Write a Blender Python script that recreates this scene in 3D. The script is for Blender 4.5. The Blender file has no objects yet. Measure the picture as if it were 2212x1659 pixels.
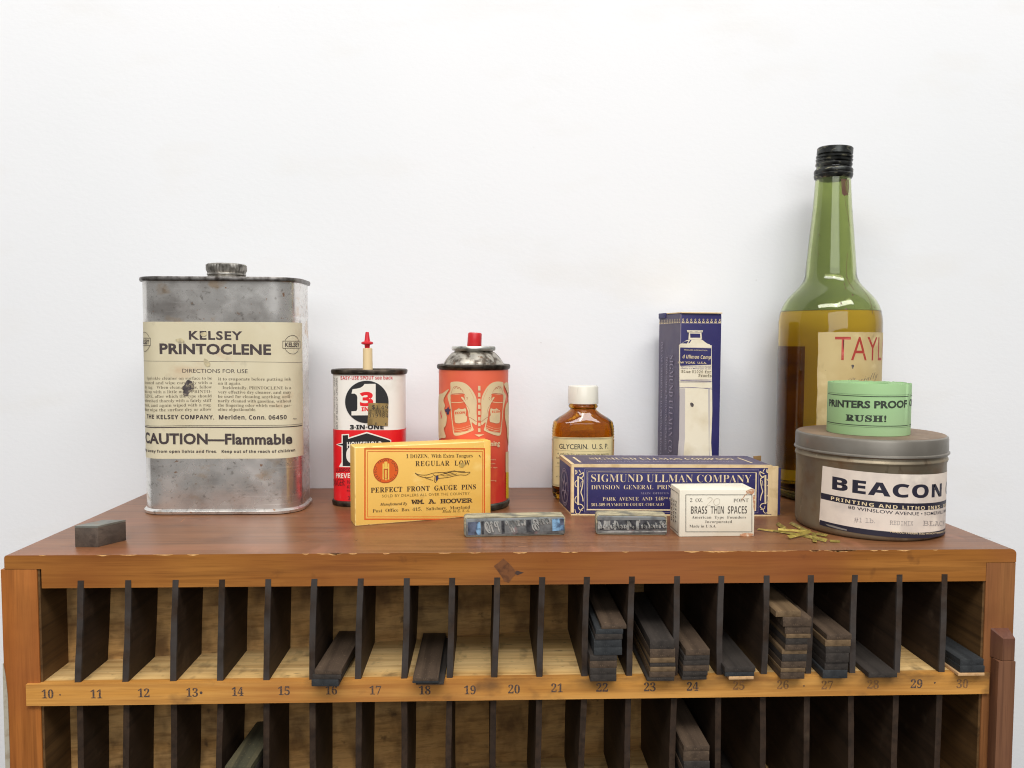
import bpy, bmesh, math, random
from mathutils import Vector, Matrix, geometry
random.seed(7)
scene = bpy.context.scene
COL = scene.collection
MM = 0.001

# ------------------------------------------------------------------ camera
# measured camera: millimetres, X along the cabinet front, Y into the room, Z up, origin = front left top corner
PITCH, YAW, ROLL = 5.20479198e-02, 3.47814707e-02, 3.15909780e-03
CAM = Vector((287.456, -465.057, 127.251)); FOC = 1664.62      # focal length in units of a 2212 px wide frame
_f = Vector((math.sin(YAW)*math.cos(PITCH), math.cos(YAW)*math.cos(PITCH), -math.sin(PITCH)))
_r = Vector((math.cos(YAW), -math.sin(YAW), 0)); _u = _r.cross(_f)
RGT = math.cos(ROLL)*_r + math.sin(ROLL)*_u
UPV = -math.sin(ROLL)*_r + math.cos(ROLL)*_u
FWD = _f
cd = bpy.data.cameras.new('camera'); cam = bpy.data.objects.new('camera', cd); COL.objects.link(cam)
cd.sensor_width = 36; cd.lens = FOC/2212*36; cd.clip_start = 0.01; cd.clip_end = 50
m = Matrix.Identity(4)
for i in range(3):
    m[i][0] = RGT[i]; m[i][1] = UPV[i]; m[i][2] = -FWD[i]; m[i][3] = CAM[i]*MM
cam.matrix_world = m
scene.camera = cam

# ------------------------------------------------------------------ light
scene.view_settings.view_transform = 'Standard'; scene.view_settings.look = 'None'
scene.view_settings.exposure = 0.10; scene.view_settings.gamma = 1.0
scene.view_settings.use_curve_mapping = False
world = bpy.data.worlds.new('World'); scene.world = world; world.use_nodes = True
nt = world.node_tree; bg = nt.nodes['Background']
tc = nt.nodes.new('ShaderNodeTexCoord'); sp = nt.nodes.new('ShaderNodeSeparateXYZ')
mr = nt.nodes.new('ShaderNodeMapRange'); mr.inputs[1].default_value = -1; mr.inputs[2].default_value = 1
rp = nt.nodes.new('ShaderNodeValToRGB')
rp.color_ramp.elements[0].position = 0.34; rp.color_ramp.elements[0].color = (0.10, 0.085, 0.07, 1)
rp.color_ramp.elements[1].position = 0.80; rp.color_ramp.elements[1].color = (0.95, 0.97, 1.0, 1)
e = rp.color_ramp.elements.new(0.52); e.color = (0.66, 0.65, 0.64, 1)
nt.links.new(tc.outputs['Generated'], sp.inputs[0]); nt.links.new(sp.outputs[2], mr.inputs[0])
nt.links.new(mr.outputs[0], rp.inputs[0]); nt.links.new(rp.outputs[0], bg.inputs[0])
bg.inputs[1].default_value = 0.43

def area(name, loc, target, sx, sy, power, color):
    l = bpy.data.lights.new(name, 'AREA'); l.shape = 'RECTANGLE'; l.size = sx; l.size_y = sy
    l.energy = power; l.color = color
    o = bpy.data.objects.new(name, l); COL.objects.link(o)
    o.location = loc
    o.rotation_euler = (Vector(target)-Vector(loc)).to_track_quat('-Z', 'Y').to_euler()
    return o
area('ceiling_lamp_one', (-0.25, -1.15, 1.75), (0.25, 0.1, 0.05), 1.5, 0.45, 23, (1.0, 0.97, 0.93))
area('ceiling_lamp_two', (0.95, -1.15, 1.75), (0.35, 0.1, 0.05), 1.5, 0.45, 23, (1.0, 0.97, 0.93))
area('added_front_light', (0.3, -2.2, 0.86), (0.3, 0.1, 0.05), 1.9, 0.9, 15, (0.98, 0.99, 1.0))  # added lamp behind the camera, set to reflect in the tinplate can

# ------------------------------------------------------------------ measuring helpers
def ray(x, y):
    return FWD + RGT*((x-1106)/FOC) - UPV*((y-829.5)/FOC)
def onz(x, y, z=0.0):
    d = ray(x, y); return CAM + d*((z-CAM.z)/d.z)
def ony(x, y, Y=0.0):
    d = ray(x, y); return CAM + d*((Y-CAM.y)/d.y)
class Fr:                                   # a zoomed view of the photograph
    def __init__(s, x0, y0, k): s.x0, s.y0, s.k = x0, y0, k
    def __call__(s, x, y): return ((s.x0+x/s.k)*0.8848, (s.y0+y/s.k)*0.8848)
KZ = Fr(320,600,1106/460); KL = Fr(340,740,1744/410); OZ = Fr(780,780,1598/520); OS = Fr(820,800,933/180)
BZ = Fr(1300,740,2.765); AZ = Fr(1340,920,1141/220); UZ = Fr(1600,740,766/180); LZ = Fr(1350,1100,2212/300)
RZ = Fr(1640,1100,2212/270); SZ = Fr(1060,930,955/190); TZ = Fr(1840,780,1487/520); GZ = Fr(1900,870,2212/460)
DZ = Fr(1860,340,1422/480); GS = Fr(1090,1230,2212/580); BR = Fr(1840,1240,2212/200)
C1 = Fr(0,1180,2005/840); C2 = Fr(700,1180,1910/800); C3 = Fr(1360,1180,1766/740); C4 = Fr(1900,1180,1432/600)
C5 = Fr(1560,1650,2212/300); P0 = Fr(0,0,1.0)

class Prof:
    """vertical wall whose plan is a polyline; s runs left to right as seen from the front"""
    def __init__(s, pts, closed=True):
        s.p = [Vector((a[0], a[1])) for a in pts]; s.closed = closed; n = len(s.p)
        s.seg = n if closed else n-1; s.s = [0.0]
        for i in range(s.seg): s.s.append(s.s[-1]+(s.p[(i+1) % n]-s.p[i]).length)
        s.L = s.s[-1]
        s.nv = []
        for i in range(n):
            ns = []
            for j in (i-1, i):
                if not closed and (j < 0 or j >= s.seg): continue
                d = (s.p[(j+1) % n]-s.p[j % n]).normalized(); ns.append(Vector((d.y, -d.x)))
            v = sum(ns, Vector((0, 0))).normalized(); s.nv.append(v/max(0.5, v.dot(ns[0])))
    def hit(s, P):
        d = ray(*P); o = Vector((CAM.x, CAM.y)); dd = Vector((d.x, d.y)); n = len(s.p); best = None
        for i in range(s.seg):
            a = s.p[i]; b = s.p[(i+1) % n]; e = b-a
            if Vector((e.y, -e.x)).dot(dd) >= 0: continue
            den = dd.x*e.y-dd.y*e.x
            if abs(den) < 1e-12: continue
            w = a-o; t = (w.x*e.y-w.y*e.x)/den; k = (w.x*dd.y-w.y*dd.x)/den
            if -1e-6 <= k <= 1+1e-6 and t > 0 and (best is None or t < best[0]): best = (t, s.s[i]+k*e.length)
        if best is None:
            i = max(range(n), key=lambda j: (s.p[j]-o).normalized().dot(dd.normalized()))
            t = (s.p[i]-o).length/dd.length; best = (t, s.s[i])
        sv = best[1]
        if s.closed and sv > s.L*0.5: sv -= s.L
        return sv, CAM.z+d.z*best[0]
    def pos(s, sv, z, off=0.0):
        n = len(s.p)
        if s.closed: sv = sv % s.L
        i = 0
        if sv >= s.s[-1]: i = s.seg-1
        elif sv > 0:
            lo, hi = 0, s.seg
            while hi-lo > 1:
                mid = (lo+hi)//2
                if s.s[mid] <= sv: lo = mid
                else: hi = mid
            i = lo
        k = (sv-s.s[i])/(s.s[i+1]-s.s[i]); j = (i+1) % n
        q = s.p[i].lerp(s.p[j], k)+s.nv[i].lerp(s.nv[j], k)*off
        return Vector((q.x, q.y, z))
    def breaks(s, a, b):
        out = []
        for k in ((-1, 0, 1) if s.closed else (0,)):
            out += [v+k*s.L for v in s.s[:-1] if a < v+k*s.L < b]
        return sorted(out)
class Plane:
    def __init__(s, o, U, V):
        s.o, s.U, s.V = Vector(o), Vector(U).normalized(), Vector(V).normalized(); s.N = s.U.cross(s.V)
    def hit(s, P):
        d = ray(*P); t = (s.o-CAM).dot(s.N)/d.dot(s.N); q = CAM+d*t-s.o
        return q.dot(s.U), q.dot(s.V)
    def pos(s, a, b, off=0.0): return s.o+s.U*a+s.V*b+s.N*off
    def breaks(s, a, b): return []
class Skew(Plane):
    def pos(s, a, b, off=0.0): return s.o+s.U*a+s.V*b+s.N.normalized()*off
def circle(cx, cy, r, n=72):                # starts at the back so that the front has s around L/2 .. shifted below
    return Prof([(cx+r*math.cos(t), cy+r*math.sin(t)) for t in [-math.pi/2+2*math.pi*i/n for i in range(n)]])
def rrect(x0, y0, w, d, R, n=8, rot=0.0):
    pts = []
    for cx, cy, a in ((w-R, R, -90), (w-R, d-R, 0), (R, d-R, 90), (R, R, 180)):
        for i in range(n+1):
            t = math.radians(a+90*i/n); pts.append((cx+R*math.cos(t), cy+R*math.sin(t)))
    pts = pts[-1:]+pts[:-1]                 # start at the left end of the flat front
    c, s = math.cos(rot), math.sin(rot)
    return Prof([(x0+c*x-s*y, y0+s*x+c*y) for x, y in pts])

# ------------------------------------------------------------------ objects
def lin(c): c /= 255; return c/12.92 if c <= 0.04045 else ((c+0.055)/1.055)**2.4
def rgb(r, g, b, k=1.0): return (lin(r)*k, lin(g)*k, lin(b)*k, 1)
def thing(name, label, cat, base, group=None):
    o = bpy.data.objects.new(name, None); COL.objects.link(o); o.location = Vector(base)*MM
    o.empty_display_size = 0.01
    o['label'] = label; o['category'] = cat
    if group: o['group'] = group
    return o
def tag(o, label, cat, group=None):
    o['label'] = label; o['category'] = cat
    if group: o['group'] = group
    return o
def obj(name, bm, mats, parent=None, base=None, sharp=35):
    """bm in world millimetres -> mesh object in metres, origin at its thing's base"""
    org = Vector((0, 0, 0)); q = parent
    while q is not None: org += q.location; q = q.parent
    if parent is None and base is not None: org = Vector(base)*MM
    own = Vector(base)*MM if base is not None else org
    for v in bm.verts: v.co = v.co*MM-own
    bmesh.ops.recalc_face_normals(bm, faces=bm.faces[:]) if not getattr(obj, 'keep', False) else None
    for f in bm.faces: f.smooth = True
    for e in bm.edges:
        if len(e.link_faces) == 2 and e.calc_face_angle(0) > math.radians(sharp): e.smooth = False
    me = bpy.data.meshes.new(name); bm.to_mesh(me); bm.free()
    for mt in (mats if isinstance(mats, (list, tuple)) else [mats]): me.materials.append(mt)
    o = bpy.data.objects.new(name, me); COL.objects.link(o)
    if parent is not None: o.parent = parent; o.location = own-org
    else: o.location = own
    return o
def BM(): return bmesh.new()
def box(bm, x0, x1, y0, y1, z0, z1, bev=0.0, mi=0, mat=None):
    vs = [bm.verts.new((x, y, z)) for z in (z0, z1) for y in (y0, y1) for x in (x0, x1)]
    fs = [bm.faces.new([vs[i] for i in q]) for q in ((0,2,3,1),(4,5,7,6),(0,1,5,4),(2,6,7,3),(0,4,6,2),(1,3,7,5))]
    for f in fs: f.material_index = mi
    if mat is not None:
        for v in vs: v.co = mat @ v.co
    if bev > 0:
        r = bmesh.ops.bevel(bm, geom=list({e for f in fs for e in f.edges}), offset=bev, segments=2, profile=0.6, affect='EDGES')
        for f in r['faces']: f.material_index = mi
    return vs
def frame_mat(o, ang=0.0): return Matrix.Translation(Vector(o)) @ Matrix.Rotation(ang, 4, 'Z')
def rings(bm, rs, close=True, cap0=True, cap1=True, mi=0):
    """list of rings (lists of points) -> skin"""
    R = [[bm.verts.new(p) for p in r] for r in rs]; n = len(R[0])
    for a, b in zip(R, R[1:]):
        for i in range(n if close else n-1):
            f = bm.faces.new((a[i], a[(i+1) % n], b[(i+1) % n], b[i])); f.material_index = mi
    if cap0: bm.faces.new(R[0][::-1]).material_index = mi
    if cap1: bm.faces.new(R[-1]).material_index = mi
    return R
def loft(bm, prof, zo, cap0=True, cap1=True, mi=0):
    return rings(bm, [[Vector((p.x+n.x*o, p.y+n.y*o, z)) for p, n in zip(prof.p, prof.nv)] for z, o in zo], True, cap0, cap1, mi)
def lathe(bm, cx, cy, zr, n=48, cap0=True, cap1=True, mi=0, ax=None, fl=None):
    """zr: (z, r) or (z, rx, ry); ax: optional matrix"""
    rs = []
    for q in zr:
        z, a = q[0], q[1]; b = q[2] if len(q) > 2 else a; ex = q[3] if len(q) > 3 else 1.0
        ring = []
        for i in range(n):
            t = 2*math.pi*i/n; c, s = math.cos(t), math.sin(t)
            k = fl(i, z) if fl else 1.0
            p = Vector((a*k*math.copysign(abs(c)**ex, c), b*k*math.copysign(abs(s)**ex, s), z))
            if ax is not None: p = ax @ p
            else: p = p+Vector((cx, cy, 0))
            ring.append(p)
        rs.append(ring)
    return rings(bm, rs, True, cap0, cap1, mi)
def torus_ring(bm, prof, z, off, r, n=8, mi=0):
    P = [[Vector((p.x+nn.x*(off+r*math.cos(a)), p.y+nn.y*(off+r*math.cos(a)), z+r*math.sin(a)))
          for p, nn in zip(prof.p, prof.nv)] for a in [2*math.pi*k/n for k in range(n)]]
    R = [[bm.verts.new(p) for p in r_] for r_ in P]; m_ = len(R[0])
    for k in range(n):
        a, b = R[k], R[(k+1) % n]
        for i in range(m_): bm.faces.new((a[i], a[(i+1) % m_], b[(i+1) % m_], b[i])).material_index = mi
def tube(bm, pts, r, n=8, mi=0, cap=True):
    pts = [Vector(p) for p in pts]; rs = []
    for i, p in enumerate(pts):
        d = (pts[min(i+1, len(pts)-1)]-pts[max(i-1, 0)]).normalized()
        a = d.orthogonal().normalized() if i == 0 else (a-d*a.dot(d)).normalized()
        b = d.cross(a); rr = r[i] if isinstance(r, (list, tuple)) else r
        rs.append([p+(a*math.cos(t)+b*math.sin(t))*rr for t in [2*math.pi*k/n for k in range(n)]])
    rings(bm, rs, True, cap, cap, mi)

# ------------------------------------------------------------------ lettering and printed sheets
FONTS = {'sans': None, 'serif': (0x1D400, 0x1D41A, 0x1D7CE), 'ital': (0x1D468, 0x1D482, 0x1D7CE),
         'sb': (0x1D5D4, 0x1D5EE, 0x1D7EC), 'sbi': (0x1D63C, 0x1D656, 0x1D7EC), 'mono': (0x1D670, 0x1D68A, 0x1D7F6),
         'script': (0x1D4D0, 0x1D4EA, 0x1D7CE)}
def enc(t, font):
    c = FONTS[font]
    if not c: return t
    o = ''
    for ch in t:
        if 'A' <= ch <= 'Z': o += chr(c[0]+ord(ch)-65)
        elif 'a' <= ch <= 'z': o += chr(c[1]+ord(ch)-97)
        elif '0' <= ch <= '9': o += chr(c[2]+ord(ch)-48)
        else: o += ch
    return o
_tc = {}
def text_mesh(t, font, bold, track, extr=False):
    k = (t, font, bold, track, extr)
    if k in _tc: return _tc[k]
    cu = bpy.data.curves.new('t', 'FONT'); cu.body = enc(t, font); cu.size = 1; cu.resolution_u = 3
    cu.offset = bold; cu.space_character = track
    if extr: cu.extrude = 0.05
    o = bpy.data.objects.new('t', cu)
    me = o.to_mesh(); vs = [v.co.copy() for v in me.vertices]; fs = [tuple(p.vertices) for p in me.polygons]
    o.to_mesh_clear(); bpy.data.objects.remove(o); bpy.data.curves.remove(cu)
    _tc[k] = (vs, fs); return vs, fs
def caph(font, bold): return max(v.y for v in text_mesh('H', font, bold, 1.0)[0])

class Sheet:
    """flat artwork on a surface: collects faces with material slots"""
    def __init__(s, surf, fr=None): s.surf, s.fr, s.V, s.F, s.M, s.mats, s.off = surf, fr, [], [], [], [], 0.10
    def mi(s, mat):
        if mat not in s.mats: s.mats.append(mat)
        return s.mats.index(mat)
    def uv(s, p, fr=None): return s.surf.hit((fr or s.fr)(*p)) if len(p) == 2 else (p[0], p[1])
    def bump_off(s): s.off += 0.008; return s.off
    def put(s, verts, faces, mat, off=None, zoff=None):
        off = s.bump_off() if off is None else off; k = s.mi(mat)
        us = [v[0] for v in verts]; br = s.surf.breaks(min(us), max(us))
        if br and zoff is None:
            bm = BM(); bv = [bm.verts.new((v[0], v[1], 0)) for v in verts]
            for f in faces:
                try: bm.faces.new([bv[i] for i in f])
                except ValueError: pass
            for b in br:
                bmesh.ops.bisect_plane(bm, geom=bm.verts[:]+bm.edges[:]+bm.faces[:], plane_co=(b, 0, 0), plane_no=(1, 0, 0), dist=1e-6)
            bm.verts.ensure_lookup_table(); bm.verts.index_update()
            verts = [(v.co.x, v.co.y) for v in bm.verts]; faces = [tuple(v.index for v in f.verts) for f in bm.faces]; bm.free()
        b0 = len(s.V)
        for i, v in enumerate(verts): s.V.append(s.surf.pos(v[0], v[1], off+(zoff[i] if zoff else 0)))
        for f in faces: s.F.append(tuple(i+b0 for i in f)); s.M.append(k)
    def poly_uv(s, pts, mat, off=None):
        tri = geometry.tessellate_polygon([[Vector((p[0], p[1], 0)) for p in pts]])
        s.put(pts, [tuple(t) for t in tri], mat, off)
    def poly(s, pts, mat, fr=None): s.poly_uv([s.uv(p, fr) for p in pts], mat)
    def rect_uv(s, a0, b0, a1, b1, mat, off=None):
        s.put([(a0, b0), (a1, b0), (a1, b1), (a0, b1)], [(0, 1, 2, 3)], mat, off)
    def line_uv(s, pts, w, mat, closed=False):
        n = len(pts); P = [Vector(p) for p in pts]; L = []; R = []
        for i in range(n):
            a = P[i-1] if (closed or i > 0) else None; b = P[(i+1) % n] if (closed or i < n-1) else None
            ds = [d.normalized() for d in ((P[i]-a) if a is not None else None, (b-P[i]) if b is not None else None) if d is not None and d.length > 1e-9]
            ns = [Vector((-d.y, d.x)) for d in ds]; nn = sum(ns, Vector((0, 0)))
            nn = nn.normalized() if nn.length > 1e-6 else ns[0]
            ww = w[i] if isinstance(w, (list, tuple)) else w
            nn *= ww*0.5/max(0.5, nn.dot(ns[0])); L.append(P[i]+nn); R.append(P[i]-nn)
        vs = [tuple(v) for v in L+R]; fs = [(n+i, n+(i+1) % n, (i+1) % n, i) for i in range(n if closed else n-1)]
        s.put(vs, fs, mat)
    def line(s, pts, w, mat, closed=False, fr=None): s.line_uv([s.uv(p, fr) for p in pts], w, mat, closed)
    def curve(s, pts, w, mat, closed=False, fr=None, n=6):
        q = [s.uv(p, fr) for p in pts]; s.line_uv(spline(q, n, closed), w, mat, closed)
    def blob(s, pts, mat, fr=None, n=5): s.poly_uv(spline([s.uv(p, fr) for p in pts], n, True), mat)
    def disc(s, c, rx, ry, mat, n=32, fr=None):
        c = s.uv(c, fr); s.poly_uv([(c[0]+rx*math.cos(2*math.pi*i/n), c[1]+ry*math.sin(2*math.pi*i/n)) for i in range(n)], mat)
    def ring(s, c, rx, ry, w, mat, n=36, fr=None, a0=0, a1=360):
        c = s.uv(c, fr); full = a1-a0 >= 360
        s.line_uv([(c[0]+rx*math.cos(math.radians(a0+(a1-a0)*i/n)), c[1]+ry*math.sin(math.radians(a0+(a1-a0)*i/n))) for i in range(n if full else n+1)], w, mat, full)
    def frame(s, x0, y0, x1, y1, w, mat, fr=None):
        s.line_uv([s.uv((x0, y0), fr), s.uv((x1, y0), fr), s.uv((x1, y1), fr), s.uv((x0, y1), fr)], w, mat, True)
    def text(s, t, p0, p1, ytop, mat, font='sans', bold=0.0, track=1.0, pre='', post='', fr=None, flipu=False, flipv=False, depth=0.0, cap=None, shear=0.0):
        """t fits between p0 and p1 (its baseline ends, zoom pixels); ytop = zoom row of the cap line"""
        a = s.uv(p0, fr); b = s.uv(p1, fr)
        h = cap if cap is not None else s.uv((p0[0], ytop), fr)[1]-a[1]
        s.text_uv(t, a, b, h, mat, font, bold, track, pre, post, flipu, flipv, depth, shear)
    def text_uv(s, t, a, b, h, mat, font='sans', bold=0.0, track=1.0, pre='', post='', flipu=False, flipv=False, depth=0.0, shear=0.0):
        vs, fs = text_mesh(t, font, bold, track, depth > 0); xs = [v.x for v in vs]; x0, x1 = min(xs), max(xs)
        if pre or post:
            full, ff = text_mesh(pre+t+post, font, bold, track, depth > 0)
            if pre:
                pv = text_mesh(pre+t, font, bold, track, depth > 0)[0]; xa = max(v.x for v in pv)-(x1-x0)
            else: xa = x0
            x0, x1 = xa, xa+(x1-x0); vs, fs = full, ff
        k = (b[0]-a[0])/(x1-x0); ch = caph(font, bold); kv = h/ch; sl = (b[1]-a[1])/(b[0]-a[0])
        out = []
        for v in vs:
            uu = a[0]+(v.x-x0)*k+shear*v.y*kv; vv = v.y*kv
            if flipu: uu = b[0]-(v.x-x0)*k
            if flipv: vv = h-vv
            out.append((uu, a[1]+vv+sl*(uu-a[0])))
        s.put(out, fs, mat, zoff=[(depth if v.z > 0 else 0.0) for v in vs] if depth > 0 else None)
    def bm(s, keep=True):
        bm = BM(); bv = [bm.verts.new(v) for v in s.V]
        for f, k in zip(s.F, s.M):
            try: bm.faces.new([bv[i] for i in f]).material_index = k
            except ValueError: pass
        return bm
    def make(s, name, parent):
        return obj(name, s.bm(), s.mats, parent, sharp=180)
def spline(q, n=6, closed=True):
    P = [Vector(p) for p in q]; out = []; N = len(P)
    for i in range(N if closed else N-1):
        g = (lambda k: P[k % N]) if closed else (lambda k: P[max(0, min(N-1, k))])
        a, b, c, d = g(i-1), g(i), g(i+1), g(i+2)
        for j in range(n):
            t = j/n
            out.append(tuple(0.5*((2*b)+(c-a)*t+(2*a-5*b+4*c-d)*t*t+(3*b-a-3*c+d)*t**3)))
    if not closed: out.append(tuple(P[-1]))
    return out

# ------------------------------------------------------------------ materials
def mat(name, base, rough=0.5, metal=0.0, layers=(), bump=None, rvar=None, spec=0.5, trans=0.0, ior=1.5, coat=0.0):
    """layers: dicts c (colour), s (noise scale per axis, 1/m), lo, hi, d (detail), a (amount), ds (distortion), off"""
    M = bpy.data.materials.new(name); M.use_nodes = True; t = M.node_tree; N = t.nodes; L = t.links
    B = N['Principled BSDF']; B.inputs['Roughness'].default_value = rough; B.inputs['Metallic'].default_value = metal
    B.inputs['Specular IOR Level'].default_value = spec; B.inputs['Transmission Weight'].default_value = trans
    B.inputs['IOR'].default_value = ior; B.inputs['Coat Weight'].default_value = coat
    B.inputs['Base Color'].default_value = base
    C = N.new('ShaderNodeTexCoord'); cur = None
    def noise(sc, d=4, ds=0.0, off=(0, 0, 0)):
        mp = N.new('ShaderNodeMapping'); mp.inputs['Scale'].default_value = sc if not isinstance(sc, (int, float)) else (sc,)*3
        mp.inputs['Location'].default_value = off
        L.new(C.outputs['Object'], mp.inputs[0])
        n = N.new('ShaderNodeTexNoise'); n.inputs['Scale'].default_value = 1; n.inputs['Detail'].default_value = d
        n.inputs['Distortion'].default_value = ds; L.new(mp.outputs[0], n.inputs[0]); return n.outputs[0]
    def rng(sock, lo, hi, a=0.0, b=1.0):
        r = N.new('ShaderNodeMapRange'); r.inputs[1].default_value = lo; r.inputs[2].default_value = hi
        r.inputs[3].default_value = a; r.inputs[4].default_value = b; L.new(sock, r.inputs[0]); return r.outputs[0]
    def mul(a, b):
        k = N.new('ShaderNodeMath'); k.operation = 'MULTIPLY'; L.new(a, k.inputs[0])
        if isinstance(b, (int, float)): k.inputs[1].default_value = b
        else: L.new(b, k.inputs[1])
        return k.outputs[0]
    for i, ly in enumerate(layers):
        f = None
        if 's' in ly:
            f = rng(noise(ly['s'], ly.get('d', 4), ly.get('ds', 0.0), ly.get('off', (i*3.7, i*1.9, i*2.3))), ly.get('lo', 0.4), ly.get('hi', 0.6))
        for ax, lo, hi in ly.get('grad', ()):          # limit to a region of the object (metres along x, y or z)
            if not hasattr(M, '_'): pass
            sx = N.new('ShaderNodeSeparateXYZ'); L.new(C.outputs['Object'], sx.inputs[0])
            g = rng(sx.outputs['xyz'.index(ax)], lo, hi); f = g if f is None else mul(f, g)
        f = mul(f, ly.get('a', 1.0))
        mx = N.new('ShaderNodeMix'); mx.data_type = 'RGBA'; mx.blend_type = ly.get('mode', 'MIX')
        L.new(f, mx.inputs[0])
        if cur is None: mx.inputs[6].default_value = base
        else: L.new(cur, mx.inputs[6])
        mx.inputs[7].default_value = ly['c']; cur = mx.outputs[2]
    if cur is not None: L.new(cur, B.inputs['Base Color'])
    if rvar:
        L.new(rng(noise(rvar[0], 4, 0, (9, 9, 9)), 0.3, 0.7, rvar[1], rvar[2]), B.inputs['Roughness'])
    if bump:
        b = N.new('ShaderNodeBump'); b.inputs['Strength'].default_value = bump[1]; b.inputs['Distance'].default_value = bump[2]*MM
        L.new(noise(bump[0], 5, 0, (4, 2, 7)), b.inputs['Height']); L.new(b.outputs[0], B.inputs['Normal'])
    return M
def wood(name, base, dark, light, axis='x', rough=0.45, extra=(), k=1.0, spec=0.22, speck=0.0):
    g = {'x': (9*k, 260*k, 260*k), 'y': (260*k, 9*k, 260*k), 'z': (260*k, 260*k, 9*k)}[axis]
    g2 = {'x': (3*k, 60*k, 60*k), 'y': (60*k, 3*k, 60*k), 'z': (60*k, 60*k, 3*k)}[axis]
    g3 = tuple(v*4.5 for v in g)
    ly = [dict(c=light, s=g2, lo=0.42, hi=0.66, a=0.75, ds=0.6), dict(c=dark, s=g, lo=0.48, hi=0.68, a=0.6, ds=0.3),
          dict(c=dark, s=g3, lo=0.5, hi=0.8, a=0.45), dict(c=dark, s=22*k, lo=0.55, hi=0.8, a=0.5), dict(c=tuple(min(1, v*1.9) for v in light[:3])+(1,), s=900, lo=0.62, hi=0.72, a=speck)]
    return mat(name, base, rough, 0, ly+list(extra), bump=(g, 0.25, 0.25), spec=spec)

# colours
INK = mat('dark_ink', rgb(66,56,56), 0.6, 0, [dict(c=rgb(120,110,95), s=900, lo=0.6, hi=0.75, a=0.6)])
INKB = mat('black_ink', rgb(40,36,36), 0.55)
FADED = mat('faded_ink', rgb(112,102,84), 0.7, 0, [dict(c=rgb(165,152,120), s=700, lo=0.5, hi=0.7, a=0.5)])

# ------------------------------------------------------------------ setting
wall_m = mat('painted_wall', rgb(234,235,237), 0.85, 0, [dict(c=rgb(229,231,233), s=3, lo=0.35, hi=0.65, a=0.8), dict(c=rgb(226,224,220), s=(9, 9, 22), lo=0.56, hi=0.8, a=0.5), dict(c=rgb(150,140,130), s=110, lo=0.81, hi=0.84, a=0.35, d=2)], bump=((260, 260, 420), 0.3, 0.35), spec=0.2)
b = BM(); box(b, -1900, 2500, 213.5, 300, -1200, 2000)
o = obj('wall', b, wall_m); o['kind'] = 'structure'

# ------------------------------------------------------------------ the type cabinet
PALE = rgb(226,176,112)
top_m = wood('varnished_top', rgb(128,84,52), rgb(94,58,36), rgb(142,98,66), 'x', 0.36, [
    dict(c=rgb(100,66,46), s=(12, 26, 26), lo=0.48, hi=0.72, a=0.7), dict(c=rgb(150,96,66), s=(6, 16, 16), lo=0.52, hi=0.7, a=0.6), dict(c=rgb(70,44,32), s=(50, 160, 160), lo=0.66, hi=0.74, a=0.6), dict(c=rgb(170,112,84), s=(40, 14, 14), lo=0.62, hi=0.75, a=0.5),
    dict(c=rgb(190,130,80), s=(90, 700, 700), lo=0.72, hi=0.78, a=0.6)], spec=0.42)
rail_m = wood('orange_pine', rgb(156,100,44), rgb(100,60,26), rgb(178,120,58), 'x', 0.42, [
    dict(c=rgb(128,70,34), s=9, lo=0.45, hi=0.7, a=0.7), dict(c=rgb(74,44,30), s=(60, 60, 60), lo=0.68, hi=0.78, a=0.5),
    dict(c=rgb(146,86,58), s=5, lo=0.5, hi=0.62, a=0.5)])
post_m = wood('orange_post', rgb(164,98,44), rgb(112,64,28), rgb(182,116,58), 'z', 0.45, [dict(c=rgb(140,78,42), s=11, lo=0.45, hi=0.7, a=0.7)])
post2_m = wood('brown_post', rgb(134,86,50), rgb(96,60,34), rgb(150,102,60), 'z', 0.45, [dict(c=rgb(122,70,44), s=11, lo=0.45, hi=0.7, a=0.7)])
strip_m = wood('honey_strip', rgb(208,148,72), rgb(160,104,48), rgb(222,170,98), 'x', 0.45, [
    dict(c=rgb(66,54,44), s=(34, 40, 90), lo=0.38, hi=0.66, a=0.85, grad=[('x', -0.035, 0.03), ('z', 0.1815, 0.1905)]),
    dict(c=rgb(164,104,56), s=7, lo=0.5, hi=0.7, a=0.8), dict(c=rgb(88,66,50), s=(36, 50, 50), lo=0.6, hi=0.74, a=0.65)])
floor_m = wood('bare_shelf', rgb(222,182,118), rgb(166,122,68), rgb(238,206,148), 'x', 0.6, [
    dict(c=rgb(70,56,42), s=(75, 50, 60), lo=0.55, hi=0.72, a=0.6), dict(c=rgb(40,34,30), s=(120, 500, 200), lo=0.64, hi=0.72, a=0.5)])
back_m = wood('bare_back', rgb(192,148,90), rgb(122,88,52), rgb(214,174,116), 'x', 0.6, [
    dict(c=rgb(84,60,38), s=(70, 70, 45), lo=0.45, hi=0.7, a=0.75), dict(c=rgb(44,34,28), s=120, lo=0.64, hi=0.74, a=0.6)])
div_m = wood('ebonised_divider', rgb(52,39,29), rgb(30,24,19), rgb(68,52,40), 'y', 0.6, [
    dict(c=rgb(86,72,58), s=90, lo=0.6, hi=0.75, a=0.5), dict(c=rgb(72,68,66), s=60, lo=0.3, hi=0.6, a=0.7, grad=[('y', 0.0014, 0.0004)])])
mould_m = wood('red_moulding', rgb(106,70,50), rgb(80,52,38), rgb(126,88,64), 'z', 0.5, [dict(c=rgb(104,66,58), s=14, lo=0.45, hi=0.65, a=0.7)])
chip_m = mat('bare_wood_chip', PALE, 0.7, 0, [dict(c=rgb(178,112,66), s=400, lo=0.45, hi=0.7)])
grime_m = mat('grime', rgb(70,50,42), 0.6)

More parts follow.
